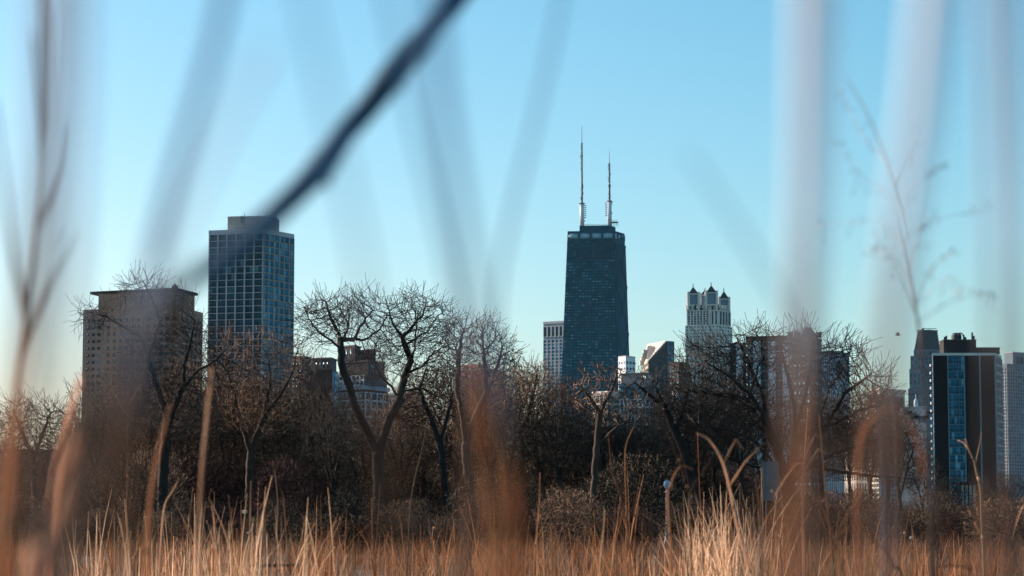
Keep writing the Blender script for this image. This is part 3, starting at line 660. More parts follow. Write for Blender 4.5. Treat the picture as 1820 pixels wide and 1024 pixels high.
make_tree('bare_tree', 'large black forked tree with two spreading crowns in front of the stepped tower', 145,
 [[(672, 965), (674, 860), (672, 800, 0)], [(672, 805), (655, 772), (634, 728, -1), (622, 690, -1.3), (609, 655, -1.5), (606, 622, -1.5)], [(672, 805), (690, 752), (708, 716), (718, 672, 1), (738, 620, 1.2), (741, 575, 1.2), (733, 540, 1.2)],
  [(606, 630), (590, 606, -2), (566, 590, -2), (548, 566, -2.4), (540, 545, -2)], [(606, 625), (604, 598), (588, 566), (580, 538)], [(607, 628), (628, 606, -1), (640, 580, -1), (662, 552, -1)], [(618, 610), (648, 604, 1), (676, 585, 1), (688, 560, 1)], [(606, 622), (618, 585, 2), (622, 545, 2)],
  [(712, 705), (698, 690), (680, 672, -1), (668, 648, -2), (660, 620, -2)],  [(726, 655), (752, 650, 1), (772, 625, 2), (800, 612, 2)], [(733, 632), (716, 600), (698, 575), (690, 545)], [(738, 612), (762, 588, 2), (778, 560, 2)], [(740, 590), (752, 560, 1), (758, 530, 1)], [(718, 690), (752, 690, 1), (775, 705, 1), (800, 700, 1)], [(655, 770), (625, 760, 2), (600, 735, 2)]],
 [(596, 568, 74, 46), (650, 560, 44, 40, .8), (738, 580, 72, 60), (700, 630, 52, 48, .6), (780, 640, 46, 50, .6), (560, 600, 34, 26, .5), (640, 665, 30, 30, .3)], 3300, .36, seed=3)
make_tree('bare_tree', 'wide spreading oak like tree with low horizontal branches in front of the gothic tower', 135,
 [[(1405, 975), (1404, 920), (1402, 870)], [(1402, 872), (1384, 810), (1364, 752, -1), (1338, 706, -1.5), (1300, 672, -2), (1252, 640, -3)], [(1402, 870), (1412, 790), (1412, 720), (1398, 660), (1385, 610)], [(1402, 870), (1432, 800, 1), (1455, 745, 1.5), (1474, 690, 2), (1506, 645, 2)],
  [(1350, 725), (1310, 705, 1), (1255, 698, 2), (1205, 690, 2)], [(1440, 785), (1485, 752, 1), (1530, 728, 1), (1568, 722, 1)], [(1400, 860), (1365, 810, -2), (1335, 780, -3), (1290, 762, -3), (1235, 752, -3)], [(1403, 860), (1450, 820, -2), (1500, 800, -2), (1560, 782, -2), (1615, 768, -2)],
  [(1366, 752), (1350, 690, 1), (1326, 635, 1), (1310, 600, 1)], [(1408, 760), (1432, 700, -1), (1440, 650, -1), (1446, 605, -1)], [(1420, 820), (1470, 835, 1), (1540, 845, 1), (1600, 850, 1)], [(1338, 706), (1345, 660, -2), (1362, 620, -2)], [(1464, 720), (1500, 700, -1), (1540, 672, -1)], [(1390, 830), (1345, 830, 1), (1290, 812, 1)]],
 [(1270, 650, 72, 52), (1350, 625, 62, 50), (1420, 630, 60, 48), (1488, 650, 64, 50), (1225, 705, 52, 42, .7), (1545, 700, 48, 60, .8), (1570, 790, 56, 60, .8), (1270, 765, 64, 46, .7), (1480, 760, 70, 60, .7), (1340, 720, 60, 50, .5)], 7000, .48, seed=5, r0=.010, depthf=.75)
make_tree('bare_tree', 'fine twigged upright brown tree in front of the reddish brown brick building', 160,
 [[(838, 965), (835, 880), (828, 800), (822, 740)], [(822, 745), (812, 690), (815, 640), (820, 600)], [(826, 790), (845, 740), (868, 695, 1), (885, 650, 1), (892, 620, 1)], [(868, 695), (862, 650), (858, 615)]],
 [(822, 610, 34, 50), (858, 610, 36, 46), (885, 640, 36, 52), (800, 640, 22, 40, .5)], 2800, .30, seed=8, bark='bark_brown', twig='twig_brown', up=.25, twl=.9)
make_tree('bare_tree', 'dense dark tree before the overhanging roof tower with one limb reaching left over its roof', 150,
 [[(290, 970), (288, 880), (292, 800), (300, 740)], [(300, 745), (280, 690), (262, 640), (250, 600, 1), (236, 590, 1), (190, 563, 1), (155, 555, 1)], [(300, 745), (325, 690), (330, 640), (340, 600), (345, 570)], [(262, 640), (275, 600), (285, 570), (270, 530), (255, 500)], [(325, 690), (350, 660, -1), (385, 640, -1), (410, 610, -1)]],
 [(255, 520, 45, 34, .7), (310, 570, 45, 50, .8), (345, 620, 35, 70), (180, 560, 50, 26, .6), (270, 640, 60, 60, .8), (380, 640, 40, 60, .8), (320, 720, 70, 70)], 3600, .32, seed=11)
make_tree('bare_tree', 'twiggy tree with pale branches covering the lower half of the glazed tower', 155,
 [[(440, 970), (442, 880), (446, 800)], [(446, 805), (425, 740), (410, 680), (400, 640)], [(446, 800), (470, 740), (480, 680), (478, 640)], [(470, 740), (500, 700), (520, 660), (530, 620)]],
 [(410, 650, 45, 60), (465, 650, 45, 60), (510, 660, 45, 70), (450, 720, 90, 60)], 3200, .25, seed=13, bark='bark_brown', twig='twig_brown', twl=.8)
make_tree('bare_tree', 'slim upright tree left of the pale gridded tower', 175,
 [[(922, 965), (925, 860), (928, 780)], [(928, 785), (940, 730), (950, 690), (955, 660)], [(928, 785), (912, 740), (908, 700)]],
 [(945, 690, 34, 50), (915, 710, 28, 45), (960, 720, 28, 45, .7)], 2000, .2, seed=17, twig='twig_brown', up=.2)
make_tree('bare_tree', 'short open tree with lit brown branches below the tapering skyscraper', 120,
 [[(1052, 965), (1056, 860), (1062, 790), (1066, 735)], [(1066, 740), (1048, 705), (1032, 685)], [(1066, 735), (1082, 705), (1092, 680), (1098, 655)], [(1062, 790), (1090, 765), (1118, 745)]],
 [(1040, 695, 44, 34), (1088, 680, 34, 38), (1060, 720, 50, 30, .6), (1110, 730, 40, 34, .6)], 1500, .17, seed=19, bark='bark_brown', twig='twig_brown', twl=.5, )
make_tree('bare_tree', 'dark leaning tree below the slanted tower', 135,
 [[(1236, 965), (1235, 880, 1), (1222, 820), (1200, 765), (1178, 720), (1165, 685)], [(1178, 720), (1150, 700), (1128, 680)], [(1200, 765), (1215, 730), (1222, 700)]],
 [(1160, 690, 42, 36), (1195, 720, 44, 40, .8), (1230, 740, 36, 34, .7), (1130, 700, 30, 30, .5)], 1500, .24, seed=23, twl=.5)
make_tree('bare_tree', 'open rounded tree at the far left edge', 165,
 [[(62, 970), (62, 880), (60, 810)], [(60, 815), (40, 770), (28, 740)], [(60, 810), (78, 765), (90, 735)]],
 [(40, 750, 48, 44), (88, 750, 40, 42), (10, 790, 40, 44, .8), (110, 800, 34, 40, .6)], 3400, .22, seed=29)
make_tree('bare_tree', 'twisted dark tree between the forked tree and the upright brown tree', 165,
 [[(790, 965), (792, 880), (785, 800), (770, 755)], [(770, 755), (755, 720), (745, 690), (760, 650)], [(780, 790), (795, 740), (805, 700)]],
 [(755, 690, 40, 45), (790, 700, 36, 50), (735, 730, 40, 35, .7)], 1900, .24, seed=31)
make_tree('bare_tree', 'small rounded tree behind the right branches of the spreading tree', 190,
 [[(1580, 965), (1578, 880), (1575, 800)], [(1575, 805), (1560, 740), (1556, 700)], [(1575, 800), (1596, 760), (1610, 730)]],
 [(1560, 720, 44, 42), (1598, 760, 36, 50), (1540, 790, 44, 50, .8)], 2000, .2, seed=37)
make_tree('bare_tree', 'low dark tree between the glazed tower and the forked tree', 170,
 [[(560, 970), (562, 880), (556, 800)], [(556, 805), (540, 740), (532, 690)], [(556, 800), (580, 750), (590, 715)]],
 [(535, 680, 36, 60), (575, 720, 38, 40), (540, 750, 60, 40)], 2200, .22, seed=41)

# ---------------------------------------------------------------- shrubs and thicket
def shrub_mesh(seed, Wd, H, n_att, r0, step, stems=7, kill=.32, twl=.5):
    rg = np.random.default_rng(seed); nodes, par = [], []
    for k in range(stems):
        a = rg.uniform(0, 6.28); q = rg.uniform(.1, .5)*Wd*.5
        seg_limb(nodes, par, [np.array([.25*math.cos(a), .25*math.sin(a), -.05]), np.array([q*.5*math.cos(a), q*.5*math.sin(a), H*.25]), np.array([q*math.cos(a), q*math.sin(a), H*.5])], step)
    q = rg.normal(size=(n_att, 3)); q /= np.linalg.norm(q, axis=1, keepdims=True); q *= rg.random((n_att, 1))**.38
    att = q*np.array([Wd/2, Wd/2, H*.52])+np.array([0, 0, H*.5]); att = att[att[:, 2] > .15]
    P, par = grow(nodes, par, att, step, 2.2, kill, 80, .35, .05, rg); P, par = twigs(P, par, .9, twl, rg)
    rad, main = radii(P, par, .09, r0); return tubes_np(P, par, rad, main, np.arange(len(P)))
PROTO = [shrub_mesh(50+i, 6.2, h, 2300, .013, .24) for i, h in enumerate((5.6, 6.4, 7.2))]
SM = [mesh_np(V, F) for V, F in PROTO]; 
for i, me in enumerate(SM): me.name = 'shrub_mesh'
def top_y(px):   # height of the brush line in the photograph, in its pixels
    X = [-50, 60, 130, 180, 250, 380, 450, 520, 600, 680, 760, 800, 900, 960, 1060, 1150, 1230, 1300, 1400, 1500, 1580, 1650, 1720, 1900]
    Y = [815, 815, 785, 765, 765, 760, 755, 762, 768, 785, 775, 785, 785, 765, 752, 750, 770, 815, 850, 862, 866, 888, 890, 888]
    return float(np.interp(px, X, Y))
LM = [(20, 'left picture edge'), (75, 'far left tree'), (150, 'overhanging roof tower left corner'), (215, 'overhanging roof tower left bays'), (290, 'overhanging roof tower centre'), (350, 'gap left of the glazed tower'),
 (405, 'glazed tower left bays'), (455, 'glazed tower middle'), (505, 'glazed tower right face'), (560, 'black blank walled block'), (615, 'left fork of the black tree'), (675, 'trunk of the forked tree'), (730, 'charcoal office block'),
 (785, 'twisted dark tree'), (840, 'upright brown tree'), (890, 'right side of the brick building'), (935, 'slim upright tree'), (985, 'pale gridded tower'), (1045, 'tapering skyscraper'), (1095, 'small white block'), (1150, 'glass terrace building'), (1195, 'slanted tower'),
 (1250, 'castle tower'), (1310, 'pale piered apartment tower'), (1375, 'spreading tree trunk'), (1435, 'dark gothic tower'), (1490, 'striped tower'), (1550, 'balcony tower'), (1610, 'plain windowless block'), (1665, 'black tower left edge'), (1715, 'black tower window strip'), (1770, 'black tower right edge'), (1815, 'right picture edge')]
used = set(); rs = random.Random(5)
def shrub(px, D, ytop, mt, rowname):
    k = rs.randrange(3); h = (5.6, 6.4, 7.2)[k]*1.02; z = pt(px, ytop, D).z; p = pt(px, 930, D); sc = max(.12, z/h)
    lm = min(LM, key=lambda q: abs(q[0]-px))[1]
    colr = {'twig_red': 'reddish', 'twig_brown': 'light brown', 'twig_dark': 'dark', 'straw': 'tawny', 'twig_mid': 'mid brown'}[mt]
    lab = f"{colr} bare shrub, {rowname} row, below the {lm}"
    if lab in used: lab = f"{colr} shrub, {rowname} row, right of {lm}"
    if lab in used: return
    used.add(lab)
    o = empty('bare_shrub', lab, 'shrub', (p.x, D, 0), 'bare shrubs of the thicket'); me = SHM[mt][k]
    c = bpy.data.objects.new('branches', me); COL.objects.link(c); c.parent = o; o.rotation_euler = (0, 0, rs.uniform(0, 6.28)); wx = sc*rs.uniform(.9, 1.15)*(1.0 if sc > .5 else rs.uniform(1.0, 2.0)); o.scale = (wx, wx, sc)
SHM = {}
for mt in ('twig_red', 'twig_brown', 'twig_dark', 'straw', 'twig_mid'):
    SHM[mt] = []
    for me in SM: q = me.copy(); q.name = 'shrub_mesh'; q.materials.append(M[mt]); SHM[mt].append(q)
def ctone(px):
    return rs.choice(['twig_red', 'twig_red', 'twig_dark']) if 340 < px < 560 else rs.choice(['twig_brown', 'twig_dark', 'twig_dark', 'twig_red'])
for D, row, dy, stepx in ((215, 'rear', 8, 52), (185, 'middle', 22, 56), (158, 'front', 70, 62), (128, 'nearest', 125, 80)):
    px = -30 + (D % 7)*5
    while px < 1860:
        t = top_y(px)+dy*rs.uniform(.4, 1.6)+rs.uniform(-10, 34)
        if t < 925 and not (D < 170 and abs(px-1186) < (75 if D < 150 else 45)): shrub(px, D*rs.uniform(.96, 1.04), t, ctone(px), row)
        px += stepx*rs.uniform(.8, 1.2)
px = -20
while px < 1860:
    if abs(px-1186) > 40 and abs(px-1370) > 40: shrub(px, rs.uniform(100, 126), rs.choice([rs.uniform(868, 895), rs.uniform(898, 922)]), rs.choice(['twig_mid', 'twig_brown', 'twig_red', 'twig_brown', 'twig_dark']), 'low front')
    px += rs.uniform(30, 70)
def sapling_mesh(seed, Wd, H, n_att):
    rg = np.random.default_rng(seed); nodes, par = [], []; step = .24
    seg_limb(nodes, par, [np.array([0, 0, -.05]), np.array([.1, 0, H*.28]), np.array([rg.uniform(-.3, .3), 0, H*.45])], step)
    k0 = len(nodes)-1
    for k in range(4):
        a = k*1.57+rg.uniform(-.4, .4); r_ = Wd*.27; seg_limb(nodes, par, [np.array([r_*.45*math.cos(a), r_*.45*math.sin(a), H*.6]), np.array([r_*math.cos(a), r_*math.sin(a), H*.78])], step, k0-rg.integers(0, 6))
    q = rg.normal(size=(n_att, 3)); q /= np.linalg.norm(q, axis=1, keepdims=True); q *= rg.random((n_att, 1))**.45
    att = q*np.array([Wd/2, Wd/2, H*.30])+np.array([0, 0, H*.69]); P, par = grow(nodes, par, att, step, 2.4, .34, 90, .15, .06, rg); P, par = twigs(P, par, .95, .8, rg, .6)
    rad, main = radii(P, par, .17, .008); th = rad > .045; al = np.arange(len(P)); return [mesh_np(*tubes_np(P, par, rad, main, al[q_]), True) for q_ in (th, ~th)]
SAP = [sapling_mesh(90+i, wd_, 10, 1150) for i, wd_ in enumerate((5.4, 6.4, 4.6, 5.8, 5.0))]
SAPM = {}
for mt in ('twig_brown', 'twig', 'twig_mid'):
    SAPM[mt] = []
    for a_, c_ in SAP: a_, c_ = a_.copy(), c_.copy(); a_.materials.append(M['bark_brown' if mt != 'twig' else 'bark']); c_.materials.append(M[mt]); a_.name = 'trunk_mesh'; c_.name = 'crown_mesh'; SAPM[mt].append((a_, c_))
sused = set()
for i, (px, y, D) in enumerate([(25, 735, 150), (118, 742, 185), (172, 690, 170), (214, 640, 178), (262, 660, 168), (325, 640, 172), (368, 640, 180), (402, 650, 170), (436, 690, 185), (478, 668, 175), (515, 680, 168), (548, 700, 178), (588, 700, 160), (640, 705, 182), (716, 700, 175), (752, 660, 180),
        (812, 640, 172), (872, 655, 182), (905, 640, 170), (960, 650, 178), (996, 690, 168), (1024, 715, 182), (1070, 712, 172), (1118, 722, 178), (1150, 715, 166), (1206, 690, 176), (1240, 670, 170), (1272, 650, 182), (1318, 660, 172), (1352, 700, 180), (1462, 700, 176), (1512, 700, 170), (1548, 690, 182), (1602, 735, 172), (1640, 800, 178), (1700, 845, 170), (1790, 840, 175)]):
    lm = min(LM, key=lambda q: abs(q[0]-px))[1]; mt = ('twig_brown', 'twig', 'twig_mid')[rs.randrange(3)]; cl = {'twig_brown': 'light brown', 'twig': 'blackish', 'twig_mid': 'mid brown'}[mt]
    lab = f"slender {cl} bare tree rising from the brush below {lm}".replace('rising from the brush', 'standing')
    if lab in sused: lab = f"slender {cl} tree beside its likeness below {lm}"
    sused.add(lab); p = pt(px, 930, D); z = pt(px, y, D).z; sc = z/10.2; ta, tc_ = SAPM[mt][i % 5]
    o = empty('slender_tree', lab, 'tree', (p.x, D, 0), 'slender bare trees in the brush'); o.rotation_euler = (0, 0, rs.uniform(0, 6.28)); wx = max(sc, .55)*rs.uniform(.9, 1.2); o.scale = (wx, wx, sc)
    for nm, me in (('trunk', ta), ('crown', tc_)): c = bpy.data.objects.new(nm, me); COL.objects.link(c); c.parent = o
# far mass behind: one tangle nobody could count
VV, FF, off = [], [], 0
for D, stepx in ((250, 60), (275, 56), (300, 60)):
    for px in np.arange(-60, 1880, stepx):
        px = px+rs.uniform(-15, 15); k = rs.randrange(3); V, F = PROTO[k]; z = pt(px, top_y(px)+rs.uniform(8, 60), D).z; sc = z/((5.6, 6.4, 7.2)[k]*1.02)
        a = rs.uniform(0, 6.28); ca, sa = math.cos(a), math.sin(a); q = V*np.array([sc, sc, sc]); q = q@np.array([[ca, sa, 0], [-sa, ca, 0], [0, 0, 1]])+np.array([pt(px, 930, D).x, D, 0])
        VV.append(q.astype(np.float32)); FF.append(F+off); off += len(V)
tag(link('thicket', mesh_np(np.concatenate(VV), np.concatenate(FF)), M['twig_dark']), 'far tangle of dark bare branches filling the gaps behind the shrubs', 'thicket', kind='stuff')

# ---------------------------------------------------------------- grass
def ribbons(x, y, h, wd, lean, ang, curve, segs=5, z0=0.0):
    n_ = len(x); t = np.linspace(0, 1, segs+1)[None]; dx, dy = np.cos(ang)[:, None], np.sin(ang)[:, None]
    off = lean[:, None]*h[:, None]*(t**(1+curve[:, None])); px = x[:, None]+dx*off; py = y[:, None]+dy*off; pz = z0+h[:, None]*(t-.35*np.minimum(lean[:, None], 1.2)*t**3)
    fa = rng.uniform(0, np.pi, n_)[:, None]; hw = wd[:, None]/2*(1-t**2*.75); wx, wy = np.cos(fa)*hw, np.sin(fa)*hw
    L = np.stack([px-wx, py-wy, pz], 2); Rr = np.stack([px+wx, py+wy, pz], 2); V = np.stack([L, Rr], 2).reshape(n_, -1, 3)
    j = np.arange(segs)*2; F = np.stack([j, j+1, j+3, j+2], 1)[None]+(np.arange(n_)*V.shape[1])[:, None, None]
    return V.reshape(-1, 3), F.reshape(-1, 4)
def field(n_, d0, d1, hmin, hmax, wd, mt, name, label, leanm=.25, pxr=(-80, 1900), clump=None, pw=1.0, mask=-.3):
    d = d0+(d1-d0)*rng.random(n_)**pw; px = rng.uniform(*pxr, n_)
    if clump: c_ = rng.uniform(*pxr, clump); cd = d0+(d1-d0)*rng.random(clump)**pw; k = rng.integers(0, clump, n_); d = cd[k]+rng.normal(0, .35, n_); px = c_[k]+rng.normal(0, .22, n_)*FP/d
    x = (px-910)/FP*d; nl = np.abs(px-1186) < 20; h = hmin+(hmax-hmin)*rng.random(n_)**1.7
    if clump: h = h*rng.uniform(.7, 1.15, clump)[k]
    h = np.where(nl, np.minimum(h, .85), h)
    ms = np.sin(x*1.9+d*.31)+np.sin(x*.83-d*.57+2)+np.sin(x*3.7+d*.9+1)+np.sin(d*.21+x*.4)*.8; h = h*np.clip(.82+.12*ms, .45, 1.25); kp = ms+rng.normal(0, .7, n_) > mask
    x, d, h = x[kp], d[kp], h[kp]; n_ = len(x)
    V, F = ribbons(x, d, h, rng.uniform(.6, 1.3, n_)*wd, np.abs(rng.normal(0, leanm, n_)), rng.uniform(0, 6.28, n_), rng.uniform(.3, 1.5, n_))
    tag(link(name, mesh_np(V, F), M[mt]), label, 'grass', kind='stuff')
field(24000, 50, 112, .3, .95, .014, 'straw_brown', 'meadow_grass', 'low russet prairie grass carpeting the meadow in front of the thicket', .4)
field(16000, 88, 142, .3, 1.15, .020, 'straw_brown', 'brush_grass', 'dark russet tall grass along the foot of the thicket', .35, mask=-.6)
field(10500, 32, 80, .4, 1.15, .013, 'straw_orange', 'prairie_grass', 'golden knee high prairie grass across the bottom of the view', .35, clump=300, mask=.25)
field(5500, 22, 60, .6, 1.6, .012, 'straw', 'tall_grass', 'tawny tall grass clumps catching the low sun', .3, clump=110, mask=.35)
field(700, 12, 24, .85, 1.25, .007, 'straw_orange', 'near_grass', 'soft blurred golden grass tips along the bottom edge', .3, clump=50)
field(1500, 20, 40, .9, 1.9, .014, 'straw_pale', 'right_grass', 'sunlit tall grass tangle right of the lamp post', .3, pxr=(1205, 1350), clump=26)
field(1500, 20, 44, .7, 1.65, .013, 'straw', 'centre_grass', 'sunlit pale grass tangle left of the lamp post', .3, pxr=(940, 1600), clump=48)
field(1600, 20, 38, .8, 1.8, .013, 'straw_pale', 'left_grass', 'sunlit tall grass tangle at lower left', .2, pxr=(150, 560), clump=30)

# ---------------------------------------------------------------- single stalks, in pixels of the photograph and metres
def stalk(name, label, path, D, wmm, mt, group='single dried stalks standing in the meadow', branches=(), cat='stalk', heads=(), r_end=.45, dark=None, leaf=None):
    "path from the base upward; the base is carried down to the ground"
    P_ = [pt(q[0], q[1], q[2] if len(q) > 2 else D) for q in path]; d0 = P_[0]
    dz = d0.z; dirx = (P_[0].x-P_[1].x)/max(.02, abs(P_[1].z-P_[0].z)); foot = Vector((d0.x+max(-.25, min(.25, dirx*dz*.35)), d0.y, -.03))
    full = [foot, foot.lerp(d0, .5)]+P_ if dz > .05 else [Vector((d0.x, d0.y, -.03))]+P_[1:]
    sm = []   # smooth by Catmull-Rom
    for i in range(len(full)-1):
        a, b_, c_, e = full[max(i-1, 0)], full[i], full[i+1], full[min(i+2, len(full)-1)]
        for t in (0, .25, .5, .75): sm.append(.5*((2*b_)+(c_-a)*t+(2*a-5*b_+4*c_-e)*t*t+(3*b_-a-3*c_+e)*t**3))
    sm.append(full[-1]); m = len(sm); r = wmm/2000
    rr = [r*(1-(1-r_end)*(i/(m-1))**1.5) for i in range(m)]
    o = empty(name, label, cat, tuple(foot), group); mb = MB(); mb.tube(sm, rr, 8)
    for i in (range(4, m-3, 7) if D > 5 else ()): mb.tube([sm[i]-(sm[i+1]-sm[i]).normalized()*r*1.2, sm[i]+(sm[i+1]-sm[i]).normalized()*r*1.2], [rr[i]*1.22]*2, 8)
    mb.build('stem', M[mt], o, True)
    if D > 8 and cat == 'stalk':
        for _ in range(random.randrange(3)):
            i0 = random.randrange(m//3, m-2); q = sm[i0]; a_ = random.uniform(0, 6.28); L_ = random.uniform(.06, .2); dr = Vector((math.cos(a_), math.sin(a_)*.6, 0)); mb = MB(); Q = [q, q+dr*L_*.3+Vector((0, 0, L_*.5)), q+dr*L_*.6+Vector((0, 0, L_*.9)), q+dr*L_*.95+Vector((0, 0, L_*random.uniform(.5, 1.3)))]
            for z_, w_ in zip(Q, (.003, .005, .004, .0008)): mb.v += [tuple(z_-Vector((0, 0, w_))), tuple(z_+Vector((0, .0006, 0))), tuple(z_+Vector((0, 0, w_))), tuple(z_-Vector((0, .0006, 0)))]
            for i_ in range(3):
                for j_ in range(4): l_ = (j_+1) % 4; mb.f.append([4*i_+j_, 4*i_+l_, 4*i_+4+l_, 4*i_+4+j_])
            mb.build('leaf', M[mt], o, True)
    for br in branches:
        Q = [pt(q[0], q[1], q[2] if len(q) > 2 else D) for q in br]; Q = [Q[0].lerp(Q[1], t) for t in (0, .5)]+Q[1:]
        mb = MB(); mb.tube(Q, [r*.6*(1-.6*i/(len(Q)-1)) for i in range(len(Q))], 6); mb.build('branch', M[mt], o, True)
    for (hx, hy, hl, hw, an) in heads:    # plume: many fine seed ribbons
        c_ = pt(hx, hy, D); V, F = [], []
        mb = MB(); dv = Vector((math.sin(R(an)), 0, math.cos(R(an))))
        for k in range(26):
            t = k/26; q = c_+dv*hl*t; a_ = random.uniform(0, 6.28); side = Vector((math.cos(a_), math.sin(a_), .9)).normalized(); ln = hw*(1-t*.7)
            mb.tube([q, q+side*ln*.5, q+(side+dv*.5)*ln], [.0012, .0022, .0006], 4)
        mb.build('seed_head', M[dark or mt], o, True)
    if leaf:
        for lf in leaf:
            Q = [pt(q[0], q[1], q[2] if len(q) > 2 else D) for q in lf[:-1]]; wl = lf[-1]/2000; mb = MB(); n_ = len(Q)
            for i in range(n_):
                w_ = wl*(math.sin(math.pi*(i+.6)/(n_+.2))**.6); mb.v += [tuple(Q[i]+Vector((-w_, 0, 0))), tuple(Q[i]+Vector((0, w_*.35, 0))), tuple(Q[i]+Vector((w_, 0, 0))), tuple(Q[i]+Vector((0, w_*.35-.0006, 0)))]
            for i in range(n_-1):
                for j in range(4): l = (j+1) % 4; mb.f.append([4*i+j, 4*i+l, 4*i+4+l, 4*i+4+j])
            mb.build('leaf', M[mt], o, True)
    return o
ST = 'grass_stalk'
stalk(ST, 'long golden stalk arching up left with bent tip right of the lamp post', [(1334, 1024), (1331, 1013), (1312, 945), (1295, 860), (1282, 816), (1260, 782), (1238, 770)], 13, 14, 'straw_pale', branches=[[(1296, 865), (1325, 820), (1350, 795)]])
stalk(ST, 'zigzag golden stalk with a forked top just right of the lamp post', [(1228, 960), (1226, 911), (1225, 876), (1217, 855), (1210, 823), (1200, 805), (1186, 768)], 13, 12, 'straw', branches=[[(1225, 877), (1240, 850), (1256, 830), (1275, 795)]])
stalk(ST, 'hooked golden stalk crossing the lamp post head', [(1192, 990), (1190, 940), (1187, 880), (1192, 862), (1201, 840), (1214, 828), (1232, 835)], 13, 12, 'straw')
stalk(ST, 'straight pale stalk with kinked upper part in front of the spreading tree trunk', [(1480, 1024), (1476, 960), (1469, 890), (1462, 810), (1457, 740)], 13, 9, 'straw')
stalk(ST, 'thin stalk leaning right that meets a short stub low right of the sign panel', [(1480, 1000), (1486, 960), (1500, 925), (1527, 884), (1545, 850)], 13, 9, 'straw', branches=[[(1484, 975), (1470, 950), (1455, 905)]])
stalk(ST, 'stout orange stalk leaning left below the plain windowless block', [(1604, 1024), (1592, 1010), (1575, 982), (1558, 966), (1542, 952), (1526, 944)], 12, 14, 'straw_orange')
stalk(ST, 'upright orange stalk below the grey sign panel', [(1354, 1024), (1353, 990), (1352, 920), (1347, 880), (1342, 850)], 13, 11, 'straw_orange')
stalk(ST, 'short curved pale stalk in front of the grey sign panel', [(1388, 1000), (1382, 940), (1376, 882), (1367, 868), (1363, 846)], 13, 10, 'straw_pale')
stalk(ST, 'pale stalk slanting down right from the spreading tree trunk', [(1492, 1000), (1478, 945), (1460, 900), (1432, 863), (1412, 838), (1401, 819)], 13, 9, 'straw')
stalk(ST, 'slender nearly vertical pale stalk crossing the dark gothic tower', [(1428, 1010), (1427, 930), (1428, 845), (1433, 790), (1437, 725)], 14, 8, 'straw_pale')
stalk(ST, 'curved stalk arching flat to the left below the spreading tree', [(1432, 1000), (1428, 940), (1418, 923), (1390, 919), (1367, 921), (1346, 923), (1324, 937)], 13, 7, 'straw_orange')
stalk(ST, 'bent stalk with flat pale top lying left in front of the black tower foot', [(1830, 1010), (1815, 970), (1793, 956), (1760, 948), (1735, 947), (1714, 948)], 13, 9, 'straw_pale', branches=[[(1742, 947), (1736, 938), (1731, 930)]])
stalk(ST, 'low golden stalk arching over at the bottom right', [(1728, 1024), (1722, 1012), (1711, 1007), (1690, 1005), (1672, 1008), (1653, 1011)], 12, 9, 'straw')
stalk('dead_sapling', 'bare forked dead sapling standing in front of the black tower', [(1748, 1000), (1745, 940), (1742, 870), (1735, 838), (1731, 819), (1722, 800), (1716, 780)], 22, 26, 'straw_pale', branches=[[(1733, 826), (1738, 805), (1742, 785), (1744, 768)], [(1722, 800), (1712, 786), (1702, 783)]], cat='sapling')
stalk('dead_sapling', 'thin straight pale sapling in front of the overhanging roof tower', [(219, 1010), (222, 950), (226, 880), (227, 812), (227, 740), (229, 690), (233, 650)], 40, 30, 'straw', branches=[[(227, 812), (222, 800), (220, 790)], [(228, 720), (240, 700), (252, 682)], [(228, 740), (214, 722), (205, 700)]], cat='sapling')
for i, (lab, path) in enumerate([
 ('short pale stalk leaning right at lower left', [(286, 960), (293, 898), (305, 876), (316, 856)]),
 ('straight pale stalk right of the short leaning one at lower left', [(322, 1024), (336, 930), (343, 865)]),
 ('hooked stalk bent over to the left at lower left', [(378, 1010), (381, 950), (381, 920), (376, 902), (366, 902), (357, 909)]),
 ('tallest bright stalk of the lower left cluster', [(481, 1023), (491, 950), (494, 898), (491, 860), (488, 835)]),
 ('bright stalk just right of the tallest lower left one', [(516, 1023), (509, 950), (504, 885), (500, 872)]),
 ('bright straight stalk just left of the tallest lower left one', [(458, 1023), (458, 960), (459, 908), (457, 898)]),
 ('wavy pale stalk at bottom left of centre', [(781, 1013), (768, 977), (764, 937), (761, 922)]),
 ('pair sized orange stalk at the forked tree foot', [(666, 1023), (670, 960), (674, 885), (676, 860)]),
 ('thin pale stalk left of the forked tree foot', [(664, 1000), (661, 940), (661, 885)]),
 ('thin upright pale stalk at bottom centre right', [(1066, 1010), (1072, 950), (1075, 905)]),
 ('faint curved stalk below the small white block', [(1113, 900), (1111, 832), (1113, 790), (1128, 756)]),
 ('long faint wavy stalk below the tapering skyscraper', [(1118, 960), (1111, 917), (1101, 875), (1088, 838), (1083, 790), (1081, 770)]),
 ('soft tan stalk leaning right before the forked tree', [(730, 900), (738, 850), (752, 790), (760, 745)]),
 ('brown stalk reaching up to the right of the centre orange blur', [(950, 1000), (953, 960), (958, 900), (960, 840)]),
 ('slim stalk left of the spreading tree shadow', [(1250, 1000), (1247, 920), (1243, 860), (1240, 770)])]):
    stalk(ST, lab, path, 19+(i*5) % 9, 13, ('straw_pale', 'straw', 'straw_orange')[i % 3])
